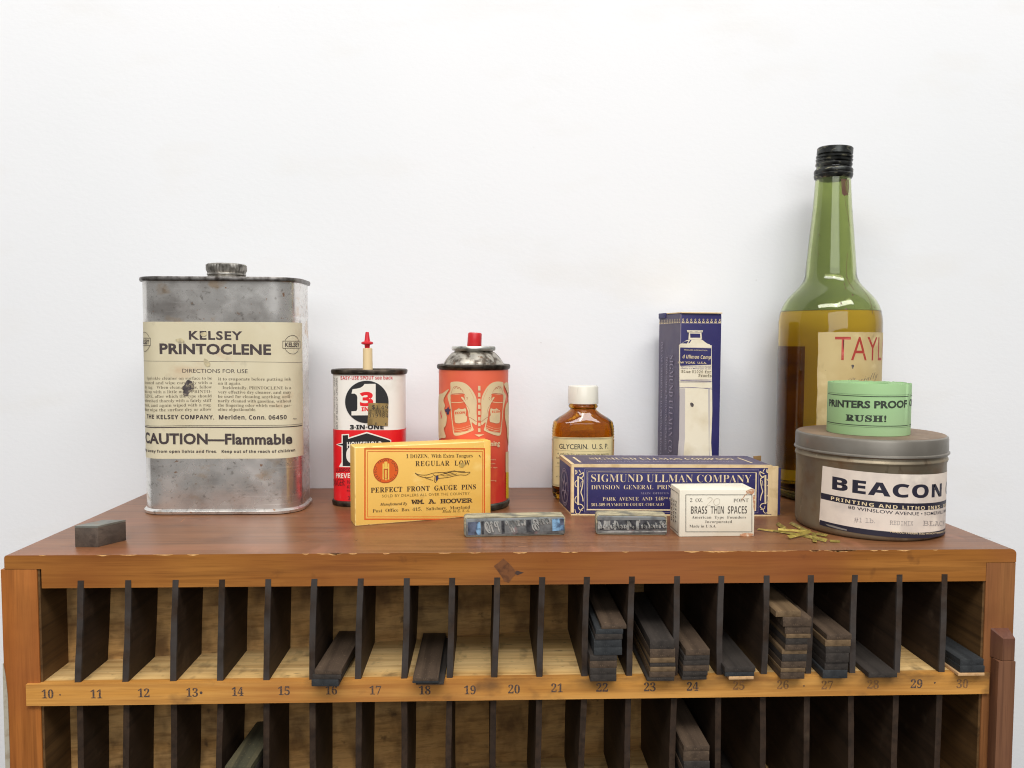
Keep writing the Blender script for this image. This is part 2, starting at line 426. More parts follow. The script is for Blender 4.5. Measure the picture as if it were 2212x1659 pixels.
CB = (310, 0, -270)
cab = thing('type_cabinet', 'old wooden printers cabinet with numbered compartments under a varnished red brown top', 'cabinet', CB)
def depth_at(x): return 31.8+(x-33)*0.1517
b = BM()
def prism_y(bm, pts, y0, y1):
    a = [bm.verts.new((x, y0, z)) for x, z in pts]; c = [bm.verts.new((x, y1, z)) for x, z in pts]; n = len(pts)
    fs = [bm.faces.new(a), bm.faces.new(c[::-1])]
    for i in range(n): fs.append(bm.faces.new((a[i], c[i], c[(i+1) % n], a[(i+1) % n])))
    return fs
arc = [(620-3.2+3.2*math.sin(math.radians(t)), -3.2+3.2*math.cos(math.radians(t))) for t in (90, 70, 50, 30, 10, 0)]
arcl = [(1.8-1.8*math.cos(math.radians(t)), -1.8+1.8*math.sin(math.radians(t))) for t in (90, 60, 30, 0)]
fs = prism_y(b, [(0.0, -8.5), (620, -8.5)]+arc+arcl, 0, 211.5)
top = [e for e in b.edges if all(v.co.z > -0.001 and v.co.y < 0.001 for v in e.verts)]
bmesh.ops.bevel(b, geom=top, offset=0.7, segments=3, profile=0.5, affect='EDGES')
for f in b.faces:
    f.normal_update(); f.material_index = 0 if f.normal.z > 0.6 else 1
box(b, 21.6, 600.9, 0.0, 14, -20.2, -8.5, mi=1)
obj('top_board', b, [top_m, rail_m], cab)
b = BM(); box(b, -2.4, 18.9, 0.1, 211, -270, -8.6, 0.5); obj('side_panel', b, post_m, cab)
b = BM(); box(b, 601.2, 620, 0.1, 211, -270, -8.6, 0.5); obj('side_panel', b, post2_m, cab)
lin_m = wood('dark_liner', rgb(92,66,38), rgb(56,40,26), rgb(116,86,52), 'y', 0.6)
b = BM(); box(b, 18.95, 20.2, 1.0, depth_at(18.95)-0.2, -269, -8.7); obj('side_liner', b, lin_m, cab)
b = BM(); box(b, 599.8, 601.1, 1.0, depth_at(599.8)-0.2, -269, -20.3); obj('side_liner', b, lin_m, cab)
# slanted back: the compartments grow deeper with their number
b = BM(); pr = Prof([(18.95, depth_at(18.95)+6), (18.95, depth_at(18.95)), (601.1, depth_at(601.1)), (601.1, depth_at(601.1)+6)])
loft(b, pr, [(-269, 0), (-8.6, 0)]); obj('back_panel', b, back_m, cab)
# shelves with their numbered fronts
ZS = -78.1; ZB = -91.6; Z2 = -172.5
def shelf(z1, z0):
    bm = BM(); xa, xb = 19.0, 601.1
    for (ya, yb, mi) in ((-2.0, 3.0, 0), (3.0, None, 1)):
        pts = [(xa, ya), (xb, ya), (xb, yb if yb else depth_at(xb)-0.1), (xa, yb if yb else depth_at(xa)-0.1)]
        loft(bm, Prof(pts), [(z0, 0), (z1, 0)], mi=mi)
    box(bm, 11.6, 19.0, -2.0, 0.05, z0+0.2, z1-0.2, mi=0); box(bm, 601.1, 604.2, -2.0, 0.05, z0+0.2, z1-0.2, mi=0)
    return bm
sh = obj('shelf', shelf(ZS, ZB), [strip_m, floor_m], cab)
obj('shelf', shelf(Z2, Z2-13.5), [strip_m, floor_m], cab)
fp = Prof([(0, -2.02), (620, -2.02)], closed=False)
num_m = mat('stamped_number_ink', rgb(74,62,58), 0.7, 0, [dict(c=rgb(170,120,70), s=1500, lo=0.52, hi=0.66, a=0.7)])
num2_m = mat('smudged_number_ink', rgb(126,92,58), 0.7, 0, [dict(c=rgb(166,114,62), s=900, lo=0.45, hi=0.6, a=0.8)])
nums = [(C1,10,278,1228),(C1,11,562,1228),(C1,12,838,1222),(C1,13,1120,1219),(C1,14,1385,1214),(C1,15,1655,1209),(C2,16,260,1206),
        (C2,17,517,1206),(C2,18,805,1206),(C2,19,1068,1205),(C2,20,1325,1200),(C2,21,1575,1193),(C2,22,1838,1190),(C3,23,540,1187),
        (C3,24,790,1184),(C3,25,1058,1178),(C3,26,1315,1174),(C4,27,285,1176),(C4,28,552,1172),(C4,29,805,1168),(C4,30,1072,1168)]
for fr, n, x, y in nums:
    S = Sheet(fp); S.off = 0.05; S.text(str(n), (x-34, y+24), (x+34, y+24), y-24, num2_m if n in (25, 26, 27, 28, 30) else num_m, 'serif', 0.004, fr=fr); S.make('stamped_number', sh)
for fr, x, y, r in ((C1,350,1232,0.5),(C1,1172,1220,0.9),(C4,912,1162,0.6),(C4,150,1180,0.5)): S = Sheet(fp); S.off = 0.05; S.disc((x, y), r, r, num_m, 10, fr); S.make('nail_hole', sh)
SM = wood('shelf_smudge', rgb(120,84,56), rgb(84,60,44), rgb(150,104,62), 'x', 0.6)
# dividers
T1 = [197.3,313.3,429.3,542.5,655,767.6,881,993.2,1104.3,1214,1324,1433,1542.3,1652.5,1761.4,1871.2,1979,2086.9,2195.8,2305.1]
B1 = [189.4,305.8,422.3,537.5,650.2,762,873.8,986.9,1097.9,1206.8,1317,1427,1536,1647,1756.4,1864.9,1973.2,2080.4,2189.9,2298]
T2 = [191.9,307,422.3,536.7,649.3,761.6,875,986,1097,1204.7,1316.6,1427,1535.2,1647,1755.1,1863.7,1971.4,2079.2,2189.9,2296.3]
B2 = [193.3,306,421,534.6,649.4,762,873.5,985.5,1096,1203.9,1313,1422,1533,1644,1753,1862,1969.5,2077.9,2186,2290]
DV = []
for row, (T, Bt, yt, yb, zt, zb, w, yf) in enumerate(((T1, B1, 1420, 1655, -15.6, ZS+0.05, 4.05, -0.35), (T2, B2, 1725, 1872, ZB-0.05, Z2+0.05, 3.7, 1.2))):
    for a, c in zip(T, Bt):
        xa = ony(a*0.8848, yt*0.8848).x; xc = ony(c*0.8848, yb*0.8848).x
        if row: k = (zt-zb)/(ony(100, yt*0.8848).z-ony(100, yb*0.8848).z); xc = xa+(xc-xa)*k
        b = BM(); R_ = []; NZ = 9; rj = random.Random(int(xa*10)+row); bow = rj.uniform(-0.5, 0.5)
        for k in range(NZ):
            t = k/(NZ-1); z = zb+(zt-zb)*t; x = xc+(xa-xc)*t+bow*math.sin(math.pi*t); yd = depth_at(x)-0.2
            j_ = lambda: rj.uniform(-0.22, 0.22)
            R_.append([Vector((x-w*0.44+j_()*0.6, yf+abs(j_()), z)), Vector((x+w*0.44+j_()*0.6, yf+abs(j_()), z)), Vector((x+w/2+j_()*0.5, 1.4, z)), Vector((x+w/2, yd, z)), Vector((x-w/2, yd, z)), Vector((x-w/2+j_()*0.5, 1.4, z))])
        rings(b, R_)
        DV.append((row, xa, xc)); obj('divider', b, div_m, cab)
# moulding on the right post
b = BM()
pa = ony(*P0(2418,1545), -7); pb = ony(*P0(2479,1545), -7); zt = ony(*P0(2440,1533), 0).z; zm = ony(*P0(2440,1613), -7).z
x0, x1 = ony(*P0(2418,1560), 0).x, pb.x
def taper(bm, x0, x1, z0, z1, yb, yf, c):
    R = [[(x0, yb, z0), (x1, yb, z0), (x1, yf, z0), (x0+c, yf, z0)], [(x0, yb, z1-c*0.2), (x1, yb, z1-c*0.2), (x1, yf, z1-c*1.3), (x0+c, yf, z1-c*1.3)], [(x0, yb, z1), (x1, yb, z1), (x1, yb-0.6, z1), (x0+c*0.4, yb-0.6, z1)]]
    rings(bm, [[Vector(p) for p in r] for r in R])
taper(b, x0, x1, zm, zt, 0.0, -7.0, 3.2); obj('moulding_block', b, mould_m, cab)
b = BM(); box(b, x0+0.6, x1+0.6, -7.6, 0.0, -268, zm-0.35, 0.5); obj('moulding', b, mould_m, cab)
# pale worn paint on the left corner
b = BM(); rings(b, [[Vector((x, y, z)) for x, y in ((xa, -0.25), (xb, -0.25), (xb, 9), (xa, 9))] for z, xa, xb in ((-66, -2.6, -2.3), (-74, -2.8, -1.2), (-86, -2.9, -0.3), (-120, -3.0, -0.2), (-160, -3.0, -0.8), (-200, -2.8, -1.4), (-230, -2.6, -2.2))])
obj('worn_corner', b, mat('worn_grey_paint', rgb(176,168,150), 0.8, 0, [dict(c=rgb(140,120,96), s=160, lo=0.5, hi=0.65, a=0.6)]), cab)
# chips along the top front edge
CPf = Prof([(0, -0.02), (620, -0.02)], closed=False); rr = random.Random(3)
def chip(xa, xb, za, zb):
    n = max(4, int((xb-xa)/1.6)); up = []; dn = []
    for i in range(n+1):
        x = xa+(xb-xa)*i/n; t = min(1, 2.5*min(i, n-i)/n+0.15)
        up.append((x, za*(0.4+0.6*rr.random()))); dn.append((x, za+(zb-za)*t*(0.45+0.55*rr.random())))
    S = Sheet(CPf); S.poly_uv(up+dn[::-1], chip_m, 0.03); S.make('edge_chip', cab)
for fr, xs in ((C1, ((225,265),(560,640),(700,800),(890,1010),(1090,1160),(1845,2000))), (C2, ((90,130),(250,330),(360,410),(560,600),(880,960),(1060,1130),(1320,1400),(1640,1700))),
               (C3, ((20,90),(380,420),(740,830),(850,1050),(1060,1400),(1480,1540),(1580,1745))), (C4, ((180,238),(268,455),(535,580),(596,645),(690,775),(900,930)))):
    for a, c in xs:
        xa = ony(*fr(a, 400)).x; xc = ony(*fr(c, 400)).x; chip(xa, xc, -0.12, -0.75-0.55*rr.random())
# scrap of brown paper and ink stains on the rail
S = Sheet(Prof([(0, -0.05), (620, -0.05)], closed=False), C2); S.off = 0.02
scrap_m = mat('brown_paper_scrap', rgb(120,74,40), 0.5, 0, [dict(c=rgb(84,50,28), s=260, lo=0.45, hi=0.7), dict(c=rgb(150,98,56), s=120, lo=0.6, hi=0.75, a=0.5)])
S.poly([(1207,482),(1235,462),(1262,437),(1300,470),(1345,522),(1318,548),(1295,580),(1268,572),(1250,540)], scrap_m)
S.poly([(1340,508),(1382,520),(1344,536),(1330,524)], grime_m)
S.make('paper_scrap', cab)

# ------------------------------------------------------------------ strips of wooden furniture in the compartments
RM = [wood('charcoal_strip', rgb(58,53,49), rgb(38,34,32), rgb(78,70,64), 'y', 0.65, speck=0.35), wood('brown_strip', rgb(80,66,54), rgb(52,42,34), rgb(108,90,72), 'y', 0.65, speck=0.35),
      wood('blue_black_strip', rgb(52,54,56), rgb(36,37,38), rgb(70,72,72), 'y', 0.6, speck=0.3), wood('tan_edged_strip', rgb(110,90,66), rgb(72,56,40), rgb(150,124,92), 'y', 0.65),
      wood('pale_strip', rgb(206,166,120), rgb(170,130,88), rgb(220,184,140), 'y', 0.65), wood('green_black_strip', rgb(74,72,56), rgb(44,44,36), rgb(112,100,72), 'y', 0.65, speck=0.35)]
TONE = ['charcoal black', 'brown', 'blue black', 'tan edged', 'pale unstained', 'greenish black']
ORD = ['lowest', 'second', 'third', 'fourth', 'fifth', 'sixth', 'seventh', 'eighth', 'ninth', 'tenth', 'eleventh', 'twelfth', 'thirteenth', 'fourteenth']
rs = random.Random(11)
def reglet(x0, x1, z0, z1, yf, L, tone, label, rot=0.0):
    w = x1-x0; h = z1-z0; bm = BM()
    M_ = Matrix.Translation((x0, yf, z0)) @ Matrix.Rotation(rot, 4, 'Z')
    box(bm, 0, w, 0, L, 0, h, min(0.35, h*0.2), mat=M_)
    o = obj('wooden_strip', bm, RM[tone], base=(x0, yf, z0)); return tag(o, label, 'wooden strip', 'wooden strips lying in the compartments')
def stack(n, fr, items, yf, floor, where, tilt=0.0):
    z = floor+0.02; N = len(items)
    for i, (xa, xb, yt, yb, tone) in enumerate(items):
        p = ony(*fr(xa, yb), yf); q = ony(*fr(xb, yb), yf); z1 = ony(*fr(xa, yt), yf).z; z1 = max(z1, z+0.7)
        pos = 'only' if N == 1 else ('topmost' if i == N-1 else ORD[i]+' from the bottom' if i else 'lowest')
        lab = ('%s wooden strip lying alone %s' % (TONE[tone], where)) if N == 1 else '%s strip, %s of the stack %s' % (TONE[tone], pos, where)
        L = min(n*4.233, depth_at(p.x)-yf-1.2)-rs.random()*1.2
        reglet(p.x, q.x, z, z1, yf-rs.random()*1.2, L, tone, lab, rs.uniform(-0.012, 0.012)+tilt); z = z1+0.03
W_ = lambda n: 'above number %d' % n
stack(16, C2, [(145,305,1140,1166,2),(150,320,1112,1138,0),(163,322,1084,1110,1)], -9, ZS, W_(16), -0.05)
stack(18, C2, [(752,915,1160,1188,0),(733,886,1150,1178,2),(735,885,1128,1150,1)], -9, ZS, W_(18), -0.02)
stack(22, C3, [(192,345,1112,1150,0),(190,345,1076,1110,0),(190,348,1034,1074,1),(190,350,1000,1032,0),(213,378,955,988,2),(213,376,908,953,2),(220,380,878,906,0),(224,385,850,876,2),(258,405,826,848,1)], -7, ZS, W_(22))
stack(23, C3, [(520,680,1128,1148,0),(535,685,1094,1126,1),(540,688,1068,1092,3),(540,688,1043,1066,0),(538,686,1016,1041,3),(540,688,966,1014,1),(540,682,912,964,0)], -7, ZS, W_(23))
stack(24, C3, [(728,872,1120,1150,0),(730,876,1092,1118,0),(732,884,1062,1090,1),(735,888,1032,1060,0),(738,889,1003,1030,0),(748,890,968,1001,1)], -7, ZS, W_(24))
stack(25, C3, [(1000,1145,1126,1145,4),(978,1150,1100,1124,2),(975,1156,1070,1098,0)], -7, ZS, W_(25))
stack(26, C3, [(1300,1440,1098,1145,1),(1300,1444,1076,1096,3),(1304,1450,1037,1074,1),(1308,1452,996,1035,0),(1308,1455,970,994,3),(1325,1455,938,968,1),(1328,1456,900,936,0),(1330,1474,876,898,3),(1325,1474,832,874,1),(1312,1478,778,830,1),(1272,1420,744,776,3)], -7, ZS, W_(26))
stack(27, C3, [(1545,1690,1088,1148,2),(1558,1695,1042,1086,0),(1560,1696,986,1040,0),(1560,1702,950,984,0),(1560,1710,912,948,3),(1570,1716,880,910,1)], -7, ZS, W_(27))
stack(28, C4, [(525,692,1104,1130,0)], -7, ZS, W_(28))
stack(30, C4, [(1042,1196,1102,1114,4),(1055,1198,1062,1100,2),(1060,1198,1026,1060,2)], -5, ZS, W_(30))
# lower row: stacks whose tops are in view
def low_stack(n, fr, xa, xb, ytops, tones, yf, where, tilt=0.0):
    zt = [ony(*fr(xa, y), yf).z for y in ytops]; p = ony(*fr(xa, ytops[0]), yf).x; q = ony(*fr(xb, ytops[0]), yf).x
    zz = [Z2+0.02]; h = (zt[-1]-Z2)
    k = max(1, round(h/4.6)); zz += [Z2+h*(i+1)/k for i in range(k)]; zz += zt[::-1][1:]
    N = len(zz)-1
    for i in range(N):
        t = tones[min(len(tones)-1, N-1-i)]
        pos = 'topmost' if i == N-1 else ORD[N-1-i]+' from the top'
        lab = '%s strip, %s of the stack %s' % (TONE[t], pos, where) if N > 1 else '%s wooden strip lying alone %s' % (TONE[t], where)
        jit = rs.uniform(-0.3, 0.3)
        reglet(p+jit, q+jit, zz[i]+(0.03 if i else 0), zz[i+1], yf-rs.random(), n*4.233-2-rs.random(), t, lab, rs.uniform(-0.008, 0.008)+tilt)
low_stack(14, Fr(500,1600,1569/260), 300, 690, [1625], [5,0,1,0], -7, 'below number 14', -0.06)
low_stack(24, C5, 800, 1268, [1258,1352,1530], [1,1,0,1,0], -7, 'below number 24')
reglet(ony(*C5(1560,1390), 60).x-4, ony(*C5(1560,1390), 60).x+13, Z2+0.02, Z2+4, -5, 98, 0, 'charcoal black wooden strip lying alone in the compartment below number 25', 0.0)

# ------------------------------------------------------------------ solvent can
tin_m = mat('tarnished_tinplate', rgb(234,232,228), 0.26, 0.84, [
    dict(c=rgb(196,190,184), s=(16, 16, 26), lo=0.44, hi=0.62, a=0.8, d=8), dict(c=rgb(150,143,138), s=(34, 34, 40), lo=0.56, hi=0.72, a=0.6, d=12),
    dict(c=rgb(122,114,104), s=(300, 300, 330), lo=0.60, hi=0.72, a=0.6, d=10, ds=0.4), dict(c=rgb(246,244,240), s=(26, 26, 500), lo=0.58, hi=0.72, a=0.5),
    dict(c=rgb(196,160,112), s=(44, 44, 66), lo=0.60, hi=0.70, a=0.55, d=10, off=(2, 8, 1)), dict(c=rgb(168,108,46), s=210, lo=0.655, hi=0.71, a=0.8, d=9, off=(5, 5, 5)),
    dict(c=rgb(84,62,46), s=330, lo=0.69, hi=0.73, a=0.7, d=8)], rvar=(50, 0.12, 0.38), bump=(38, 0.35, 0.6))
rimd_m = mat('dull_rim_metal', rgb(140,136,132), 0.4, 1.0, [dict(c=rgb(70,64,60), s=200, lo=0.4, hi=0.65)])
cream_m = mat('cream_label_paper', rgb(212,203,174), 0.65, 0, [
    dict(c=rgb(198,186,152), s=26, lo=0.45, hi=0.75, a=0.7), dict(c=rgb(190,150,112), s=(45, 45, 60), lo=0.62, hi=0.8, a=0.5), dict(c=rgb(150,140,120), s=70, lo=0.66, hi=0.8, a=0.5)], bump=(300, 0.1, 0.15))
KP = rrect(31.0, 108.5, 116.8, 58, 19, 8)
can = thing('solvent_can', 'tall tinplate can with cream KELSEY PRINTOCLENE label and screw cap', 'metal can', (90, 137, 0))
b = BM(); loft(b, KP, [(0.0, 0.5), (0.6, 1.7), (2.4, 1.9), (3.2, 1.2), (4.0, 0.1), (5.5, 0), (171.5, 0), (172.6, 0.2)]); obj('can_body', b, tin_m, can)
b = BM(); loft(b, KP, [(172.4, 0.3), (172.8, 1.7), (174.2, 2.1), (175.6, 1.7), (175.7, 0.6), (174.3, -0.4), (173.6, -3), (174.2, -8)]); obj('top_rim', b, rimd_m, can)
cx = ony(489.5, 590, 137).x; cz = ony(489.5, 571, 137).z
b = BM(); kn = lambda i, z: 1+0.022*(1 if i % 2 else -1)*(1 if cz-4.6 < z < cz-0.5 else 0)
lathe(b, cx, 137, [(173.5, 13.2), (176, 13.2), (176.6, 14.0), (177.6, 14.2), (178.2, 13.6), (179, 14.2), (180, 14.2), (180.4, 13.7), (cz-4.5, 14.6), (cz-1.0, 14.6), (cz-0.2, 13.9), (cz, 12.8), (cz-0.4, 11.5)], 84, fl=kn)
obj('screw_cap', b, mat('cap_metal', rgb(190,186,178), 0.34, 0.95, [dict(c=rgb(120,116,108), s=220, lo=0.4, hi=0.65)]), can)
S = Sheet(KP, KL)
sR = KP.hit(KZ(1006, 700))[0]; zT = KP.hit(KZ(500, 447))[1]; zB = KP.hit(KZ(500, 1250))[1]
lab = Sheet(KP); lab.rect_uv(-40, zB, sR, zT, cream_m, 0.10)
S.V, S.F, S.M, S.mats = lab.V, lab.F, lab.M, lab.mats
S.text('KELSEY', (516,376), (1072,381), 288, INK, 'sans', 0.034, 1.16)
S.text('PRINTOCLENE', (212,524), (1370,534), 418, INK, 'sans', 0.038, 1.04)
S.line([(40,599),(400,603),(900,608),(1400,613),(1690,615)], 0.28, INK)
S.text('DIRECTIONS FOR USE', (448,722), (1127,727), 682, INK, 'sans', 0.003)
L1 = ['Sprinkle cleaner on surface to be', 'cleaned and wipe carefully with a', 'dry rag.   When clean, if gone, follow', 'this up with a little more PRINTO-', 'CLENE, after which the type should', 'be brushed thoroly with a fairly stiff', 'brush, and again wiped with a rag.', 'Either wipe the surface dry or allow']
for i, t in enumerate(L1):
    y = 793+46*i; S.text(t, (82 if i == 0 else 60, y), (756-i*0.8, y+1), y-30, FADED, 'serif', -0.006)
L2 = [('it to evaporate before putting ink',820,1575), ('on it again.',820,1055), ('Incidentally, PRINTOCLENE is a',865,1576), ('very effective dry cleaner, and may',820,1576), ('be used for cleaning anything ordi-',818,1578), ('narily cleaned with gasoline, without',818,1576), ('the lingering odor which makes gas-',818,1578), ('oline objectionable.',818,1214)]
for i, (t, a, c) in enumerate(L2):
    y = 801+45.3*i; S.text(t, (a, y), (c, y+1), y-30, FADED, 'serif', -0.006)
S.text('THE KELSEY COMPANY,  Meriden, Conn. 06450', (82,1195), (1530,1204), 1152, INK, 'sb', 0.006, 1.08)
S.text('ABM', (1592,1206), (1632,1208), 1194, INK, 'sans', 0)
S.line([(40,1265),(500,1270),(1000,1272),(1400,1268),(1690,1250)], 0.22, INK); S.line([(40,1279),(500,1287),(1000,1291),(1400,1287),(1690,1268)], 0.65, INK)
S.text('AUTION—Flammable', (112,1452), (1588,1455), 1345, INK, 'sans', 0.034, 1.04, pre='C')
S.text('away from open lights and fires.   Keep out of the reach of children.', (95,1543), (1625,1536), 1515, INK, 'sb', 0.006, 1.08, pre='Keep ')
def klogo(fr, x0, x1, y0, y1, xc, full=True):
    a = S.uv((x0, y1), fr); c = S.uv((x1, y0), fr); m_ = S.uv((xc, (y0+y1)/2), fr)
    h = c[1]-a[1]; S.line_uv([a, (c[0], a[1]), c, (a[0], c[1])], 0.32, INK, True)
    R_ = h*1.32
    S.line_uv([(m_[0]+R_*math.cos(math.radians(t)), m_[1]+R_*math.sin(math.radians(t))) for t in range(24, 157, 11)], 0.3, INK)
    S.line_uv([(m_[0]+R_*math.cos(math.radians(t)), m_[1]+R_*math.sin(math.radians(t))) for t in range(204, 337, 11)], 0.3, INK)
    w = c[0]-a[0]; S.text_uv('KELSEY', (a[0]+w*0.1, a[1]+h*0.2), (c[0]-w*0.08, a[1]+h*0.2), h*0.6, INK, 'sans', 0.02)
klogo(KL, 1490, 1668, 395, 468, 1592)
a = KP.hit(KL(118, 363)); c_ = KP.hit(KL(118, 440)); h = a[1]-c_[1]; x1 = a[0]; x0 = x1-h*2.75; xm = (x0+x1)/2; ym = (a[1]+c_[1])/2
S.line_uv([(x0, c_[1]), (x1, c_[1]), (x1, a[1]), (x0, a[1])], 0.32, INK, True)
for t0, t1 in ((24, 157), (204, 337)): S.line_uv([(xm+h*1.32*math.cos(math.radians(t)), ym+h*1.32*math.sin(math.radians(t))) for t in range(t0, t1, 11)], 0.3, INK)
S.text_uv('KELSEY', (x0+h*0.25, c_[1]+h*0.2), (x1-h*0.2, c_[1]+h*0.2), h*0.6, INK, 'sans', 0.02)
stain_m = mat('ink_stain', rgb(92,84,82), 0.7, 0, [dict(c=rgb(58,52,54), s=260, lo=0.4, hi=0.6), dict(c=rgb(176,164,136), s=500, lo=0.55, hi=0.7, a=0.7)])
stain2_m = mat('faint_stain', rgb(168,158,132), 0.7, 0, [dict(c=rgb(205,192,152), s=260, lo=0.4, hi=0.6)])
S.blob([(500,800),(545,812),(572,860),(560,900),(520,930),(500,965),(455,950),(462,910),(440,880),(470,850)], stain_m)
S.blob([(640,310),(690,300),(698,330),(672,345),(645,338)], stain2_m)
S.blob([(680,575),(730,610),(735,650),(700,660),(672,620)], stain2_m)
S.blob([(380,378),(440,366),(470,398),(450,412),(400,402)], stain2_m)
S.make('paper_label', can)

# ------------------------------------------------------------------ small oil can
white_m = mat('white_litho', rgb(232,229,222), 0.32, 0, [dict(c=rgb(206,200,184), s=60, lo=0.55, hi=0.8, a=0.6)], coat=0.2)
red_m = mat('red_litho', rgb(222,24,34), 0.34, 0, [dict(c=rgb(190,24,30), s=50, lo=0.5, hi=0.8, a=0.6)], coat=0.2)
black_m = mat('black_litho', rgb(30,30,32), 0.4, 0, [dict(c=rgb(60,60,60), s=500, lo=0.66, hi=0.74, a=0.7)])
wink_m = mat('white_print', rgb(230,226,216), 0.4)
rink_m = mat('red_print', rgb(204,38,50), 0.4)
drk_m = mat('dark_red_print', rgb(92,16,20), 0.5)
seam_m = mat('dark_seam_metal', rgb(92,82,72), 0.42, 0.9, [dict(c=rgb(48,42,36), s=150, lo=0.4, hi=0.65), dict(c=rgb(130,122,110), s=(90, 90, 400), lo=0.6, hi=0.75, a=0.7)])
OP = rrect(167.4, 134, 56.6, 33, 13, 8)
oil = thing('oil_can', 'small flat red and white 3-IN-ONE oil can with red tipped spout', 'oil can', (195.7, 150, 0))
b = BM(); loft(b, OP, [(1.0, -0.2), (105, -0.2)]); obj('can_body', b, white_m, oil)
b = BM(); loft(b, OP, [(0.0, 0.2), (0.5, 1.0), (2.6, 1.3), (4.0, 1.0), (4.4, 0.0), (4.0, -1)]); obj('bottom_rim', b, seam_m, oil)
zt = OP.hit(OZ(360, 395))[1]
b = BM(); loft(b, OP, [(zt-2.2, -0.3), (zt-1.8, 0.9), (zt+0.2, 1.4), (zt+1.6, 1.1), (zt+1.9, 0.2), (zt+0.4, -0.8), (zt+0.2, -4)]); obj('top_rim', b, seam_m, oil)
oy = 150.5; ox = ony(*OZ(362, 300), oy).x; oz = lambda y: ony(*OZ(362, y), oy).z
b = BM(); lathe(b, ox, oy, [(zt, 3.9), (oz(217), 3.7), (oz(215), 3.3), (oz(217), 1.6)], 24); obj('spout', b, mat('cream_plastic', rgb(232,206,158), 0.45, 0, [dict(c=rgb(206,170,120), s=120, lo=0.55, hi=0.75, a=0.6)]), oil)
b = BM(); lathe(b, ox-0.3, oy, [(oz(222), 1.9), (oz(190), 2.2), (oz(188), 3.6), (oz(184), 4.6), (oz(172), 4.7), (oz(168), 4.2), (oz(164), 2.4), (oz(150), 2.1), (oz(96), 1.35), (oz(93), 1.0)], 24)
obj('spout_cap', b, mat('red_plastic', rgb(206,30,44), 0.35), oil)
S = Sheet(OP, OS)
zr = OP.hit(OZ(360, 830))[1]; S.rect_uv(-OP.L/2+0.01, 4.0, OP.L/2-0.01, zr, red_m, 0.05)
S.off = 0.12
S.text('EASY-USE SPOUT see back', (62,656), (720,654), 612, rink_m, 'sb', -0.01)
c = (392, 940); cu = S.uv(c); R_ = abs(OP.hit(OS(666, 940))[0]-OP.hit(OS(116, 940))[0])/2
S.disc(c, R_, R_*0.985, black_m, 48)
S.poly([(362,712),(504,710),(504,1108),(198,1110),(198,1058),(260,1054),(272,1030),(272,880),(262,850),(236,834),(198,834),(212,778),(262,772),(310,760),(345,738)], wink_m)
S.text('3', (302,988), (474,986), 815, red_m, 'sb', 0.03)
S.text('IN', (325,1056), (418,1054), 1006, red_m, 'sb', 0.03)
S.text('3·IN·ONE', (176,1284), (606,1282), 1230, black_m, 'sb', 0.03)
# house emblem
S.poly([(4,1476),(74,1456),(74,1348),(168,1344),(168,1388),(392,1318),(640,1396),(700,1420),(700,1440),(700,1760),(40,1760),(74,1700),(74,1508)], wink_m)
S.poly([(22,1478),(88,1466),(88,1362),(156,1358),(156,1408),(392,1336),(640,1412),(690,1430),(690,1750),(88,1750),(88,1492)], black_m)
S.text('HO', (140,1526), (242,1524), 1446, wink_m, 'sb', 0.0, post='USEHOLD')
a = S.uv((132, 1710)); S.text_uv('OIL', (a[0], S.uv((200, 960), OZ)[1]-11.5), (a[0]+24, S.uv((200, 960), OZ)[1]-11.5), 12, wink_m, 'sb', 0.05)
S.text('LUBRICA', (125,1142), (262,1140), 1114, drk_m, 'sb', 0.0, post='TES', fr=OZ)
S.text('PREVEN', (126,1188), (262,1186), 1152, wink_m, 'sb', 0.0, post='TS RUST', fr=OZ)
S.text('ANGER:', (112,1246), (192,1244), 1198, drk_m, 'sans', -0.0, pre='D', fr=OZ)
S.text('HAR', (208,1232), (258,1230), 1204, drk_m, 'sans', 0.01, post='MFUL', fr=OZ)
S.text('KEE', (208,1268), (256,1266), 1244, drk_m, 'sans', 0.0, post='P', fr=OZ)
S.text('Read', (208,1290), (258,1289), 1278, drk_m, 'sans', 0.0, fr=OZ)
S.text('3 F', (214,1354), (262,1352), 1326, drk_m, 'sans', 0.0, post='L. OZ.', fr=OZ)
# rotated warning on the left edge: reads upwards
def vtext(S, t, s0, z0, z1, cap, mt, font='sans', bold=0.0, up=True, track=1.0):
    vs, fs = text_mesh(t, font, bold, track); xs = [v.x for v in vs]; a, c = min(xs), max(xs); k = (z1-z0)/(c-a); kv = cap/caph(font, bold)
    S.put([(s0-v.y*kv, z0+(v.x-a)*k) if up else (s0+v.y*kv, z1-(v.x-a)*k) for v in vs], fs, mt)
s1 = OP.hit(OZ(138, 600))[0]; za = OP.hit(OZ(130, 820))[1]; zb = OP.hit(OZ(130, 432))[1]
gray_m = mat('grey_print', rgb(104,100,96), 0.5)
vtext(S, 'OUT OF REACH OF CHILDREN.', s1, za, zb, 2.1, gray_m); vtext(S, 'physician immediately.  KEEP', s1-3.4, za, zb, 1.7, gray_m)
S.make('printed_decoration', oil)
S = Sheet(OP, OS); S.off = 0.45
st_m = mat('brass_foil_sticker', rgb(158,134,84), 0.42, 0.35, [dict(c=rgb(112,94,58), s=150, lo=0.45, hi=0.7), dict(c=rgb(190,166,104), s=(200, 200, 60), lo=0.6, hi=0.75, a=0.6)])
S.poly([(412,958),(440,952),(540,954),(655,958),(664,968),(662,1100),(658,1242),(540,1240),(470,1232),(402,1236),(400,1218),(408,1100)], st_m)
S.text('$1.49', (458,1030), (660,1032), 986, INKB, 'mono', 0.006); S.text('I 1035', (428,1082), (660,1084), 1040, INKB, 'mono', 0.0); S.text('379784', (416,1134), (660,1136), 1090, INKB, 'mono', 0.004)
S.text('8    6', (496,1230), (652,1232), 1202, INKB, 'mono', 0.0)
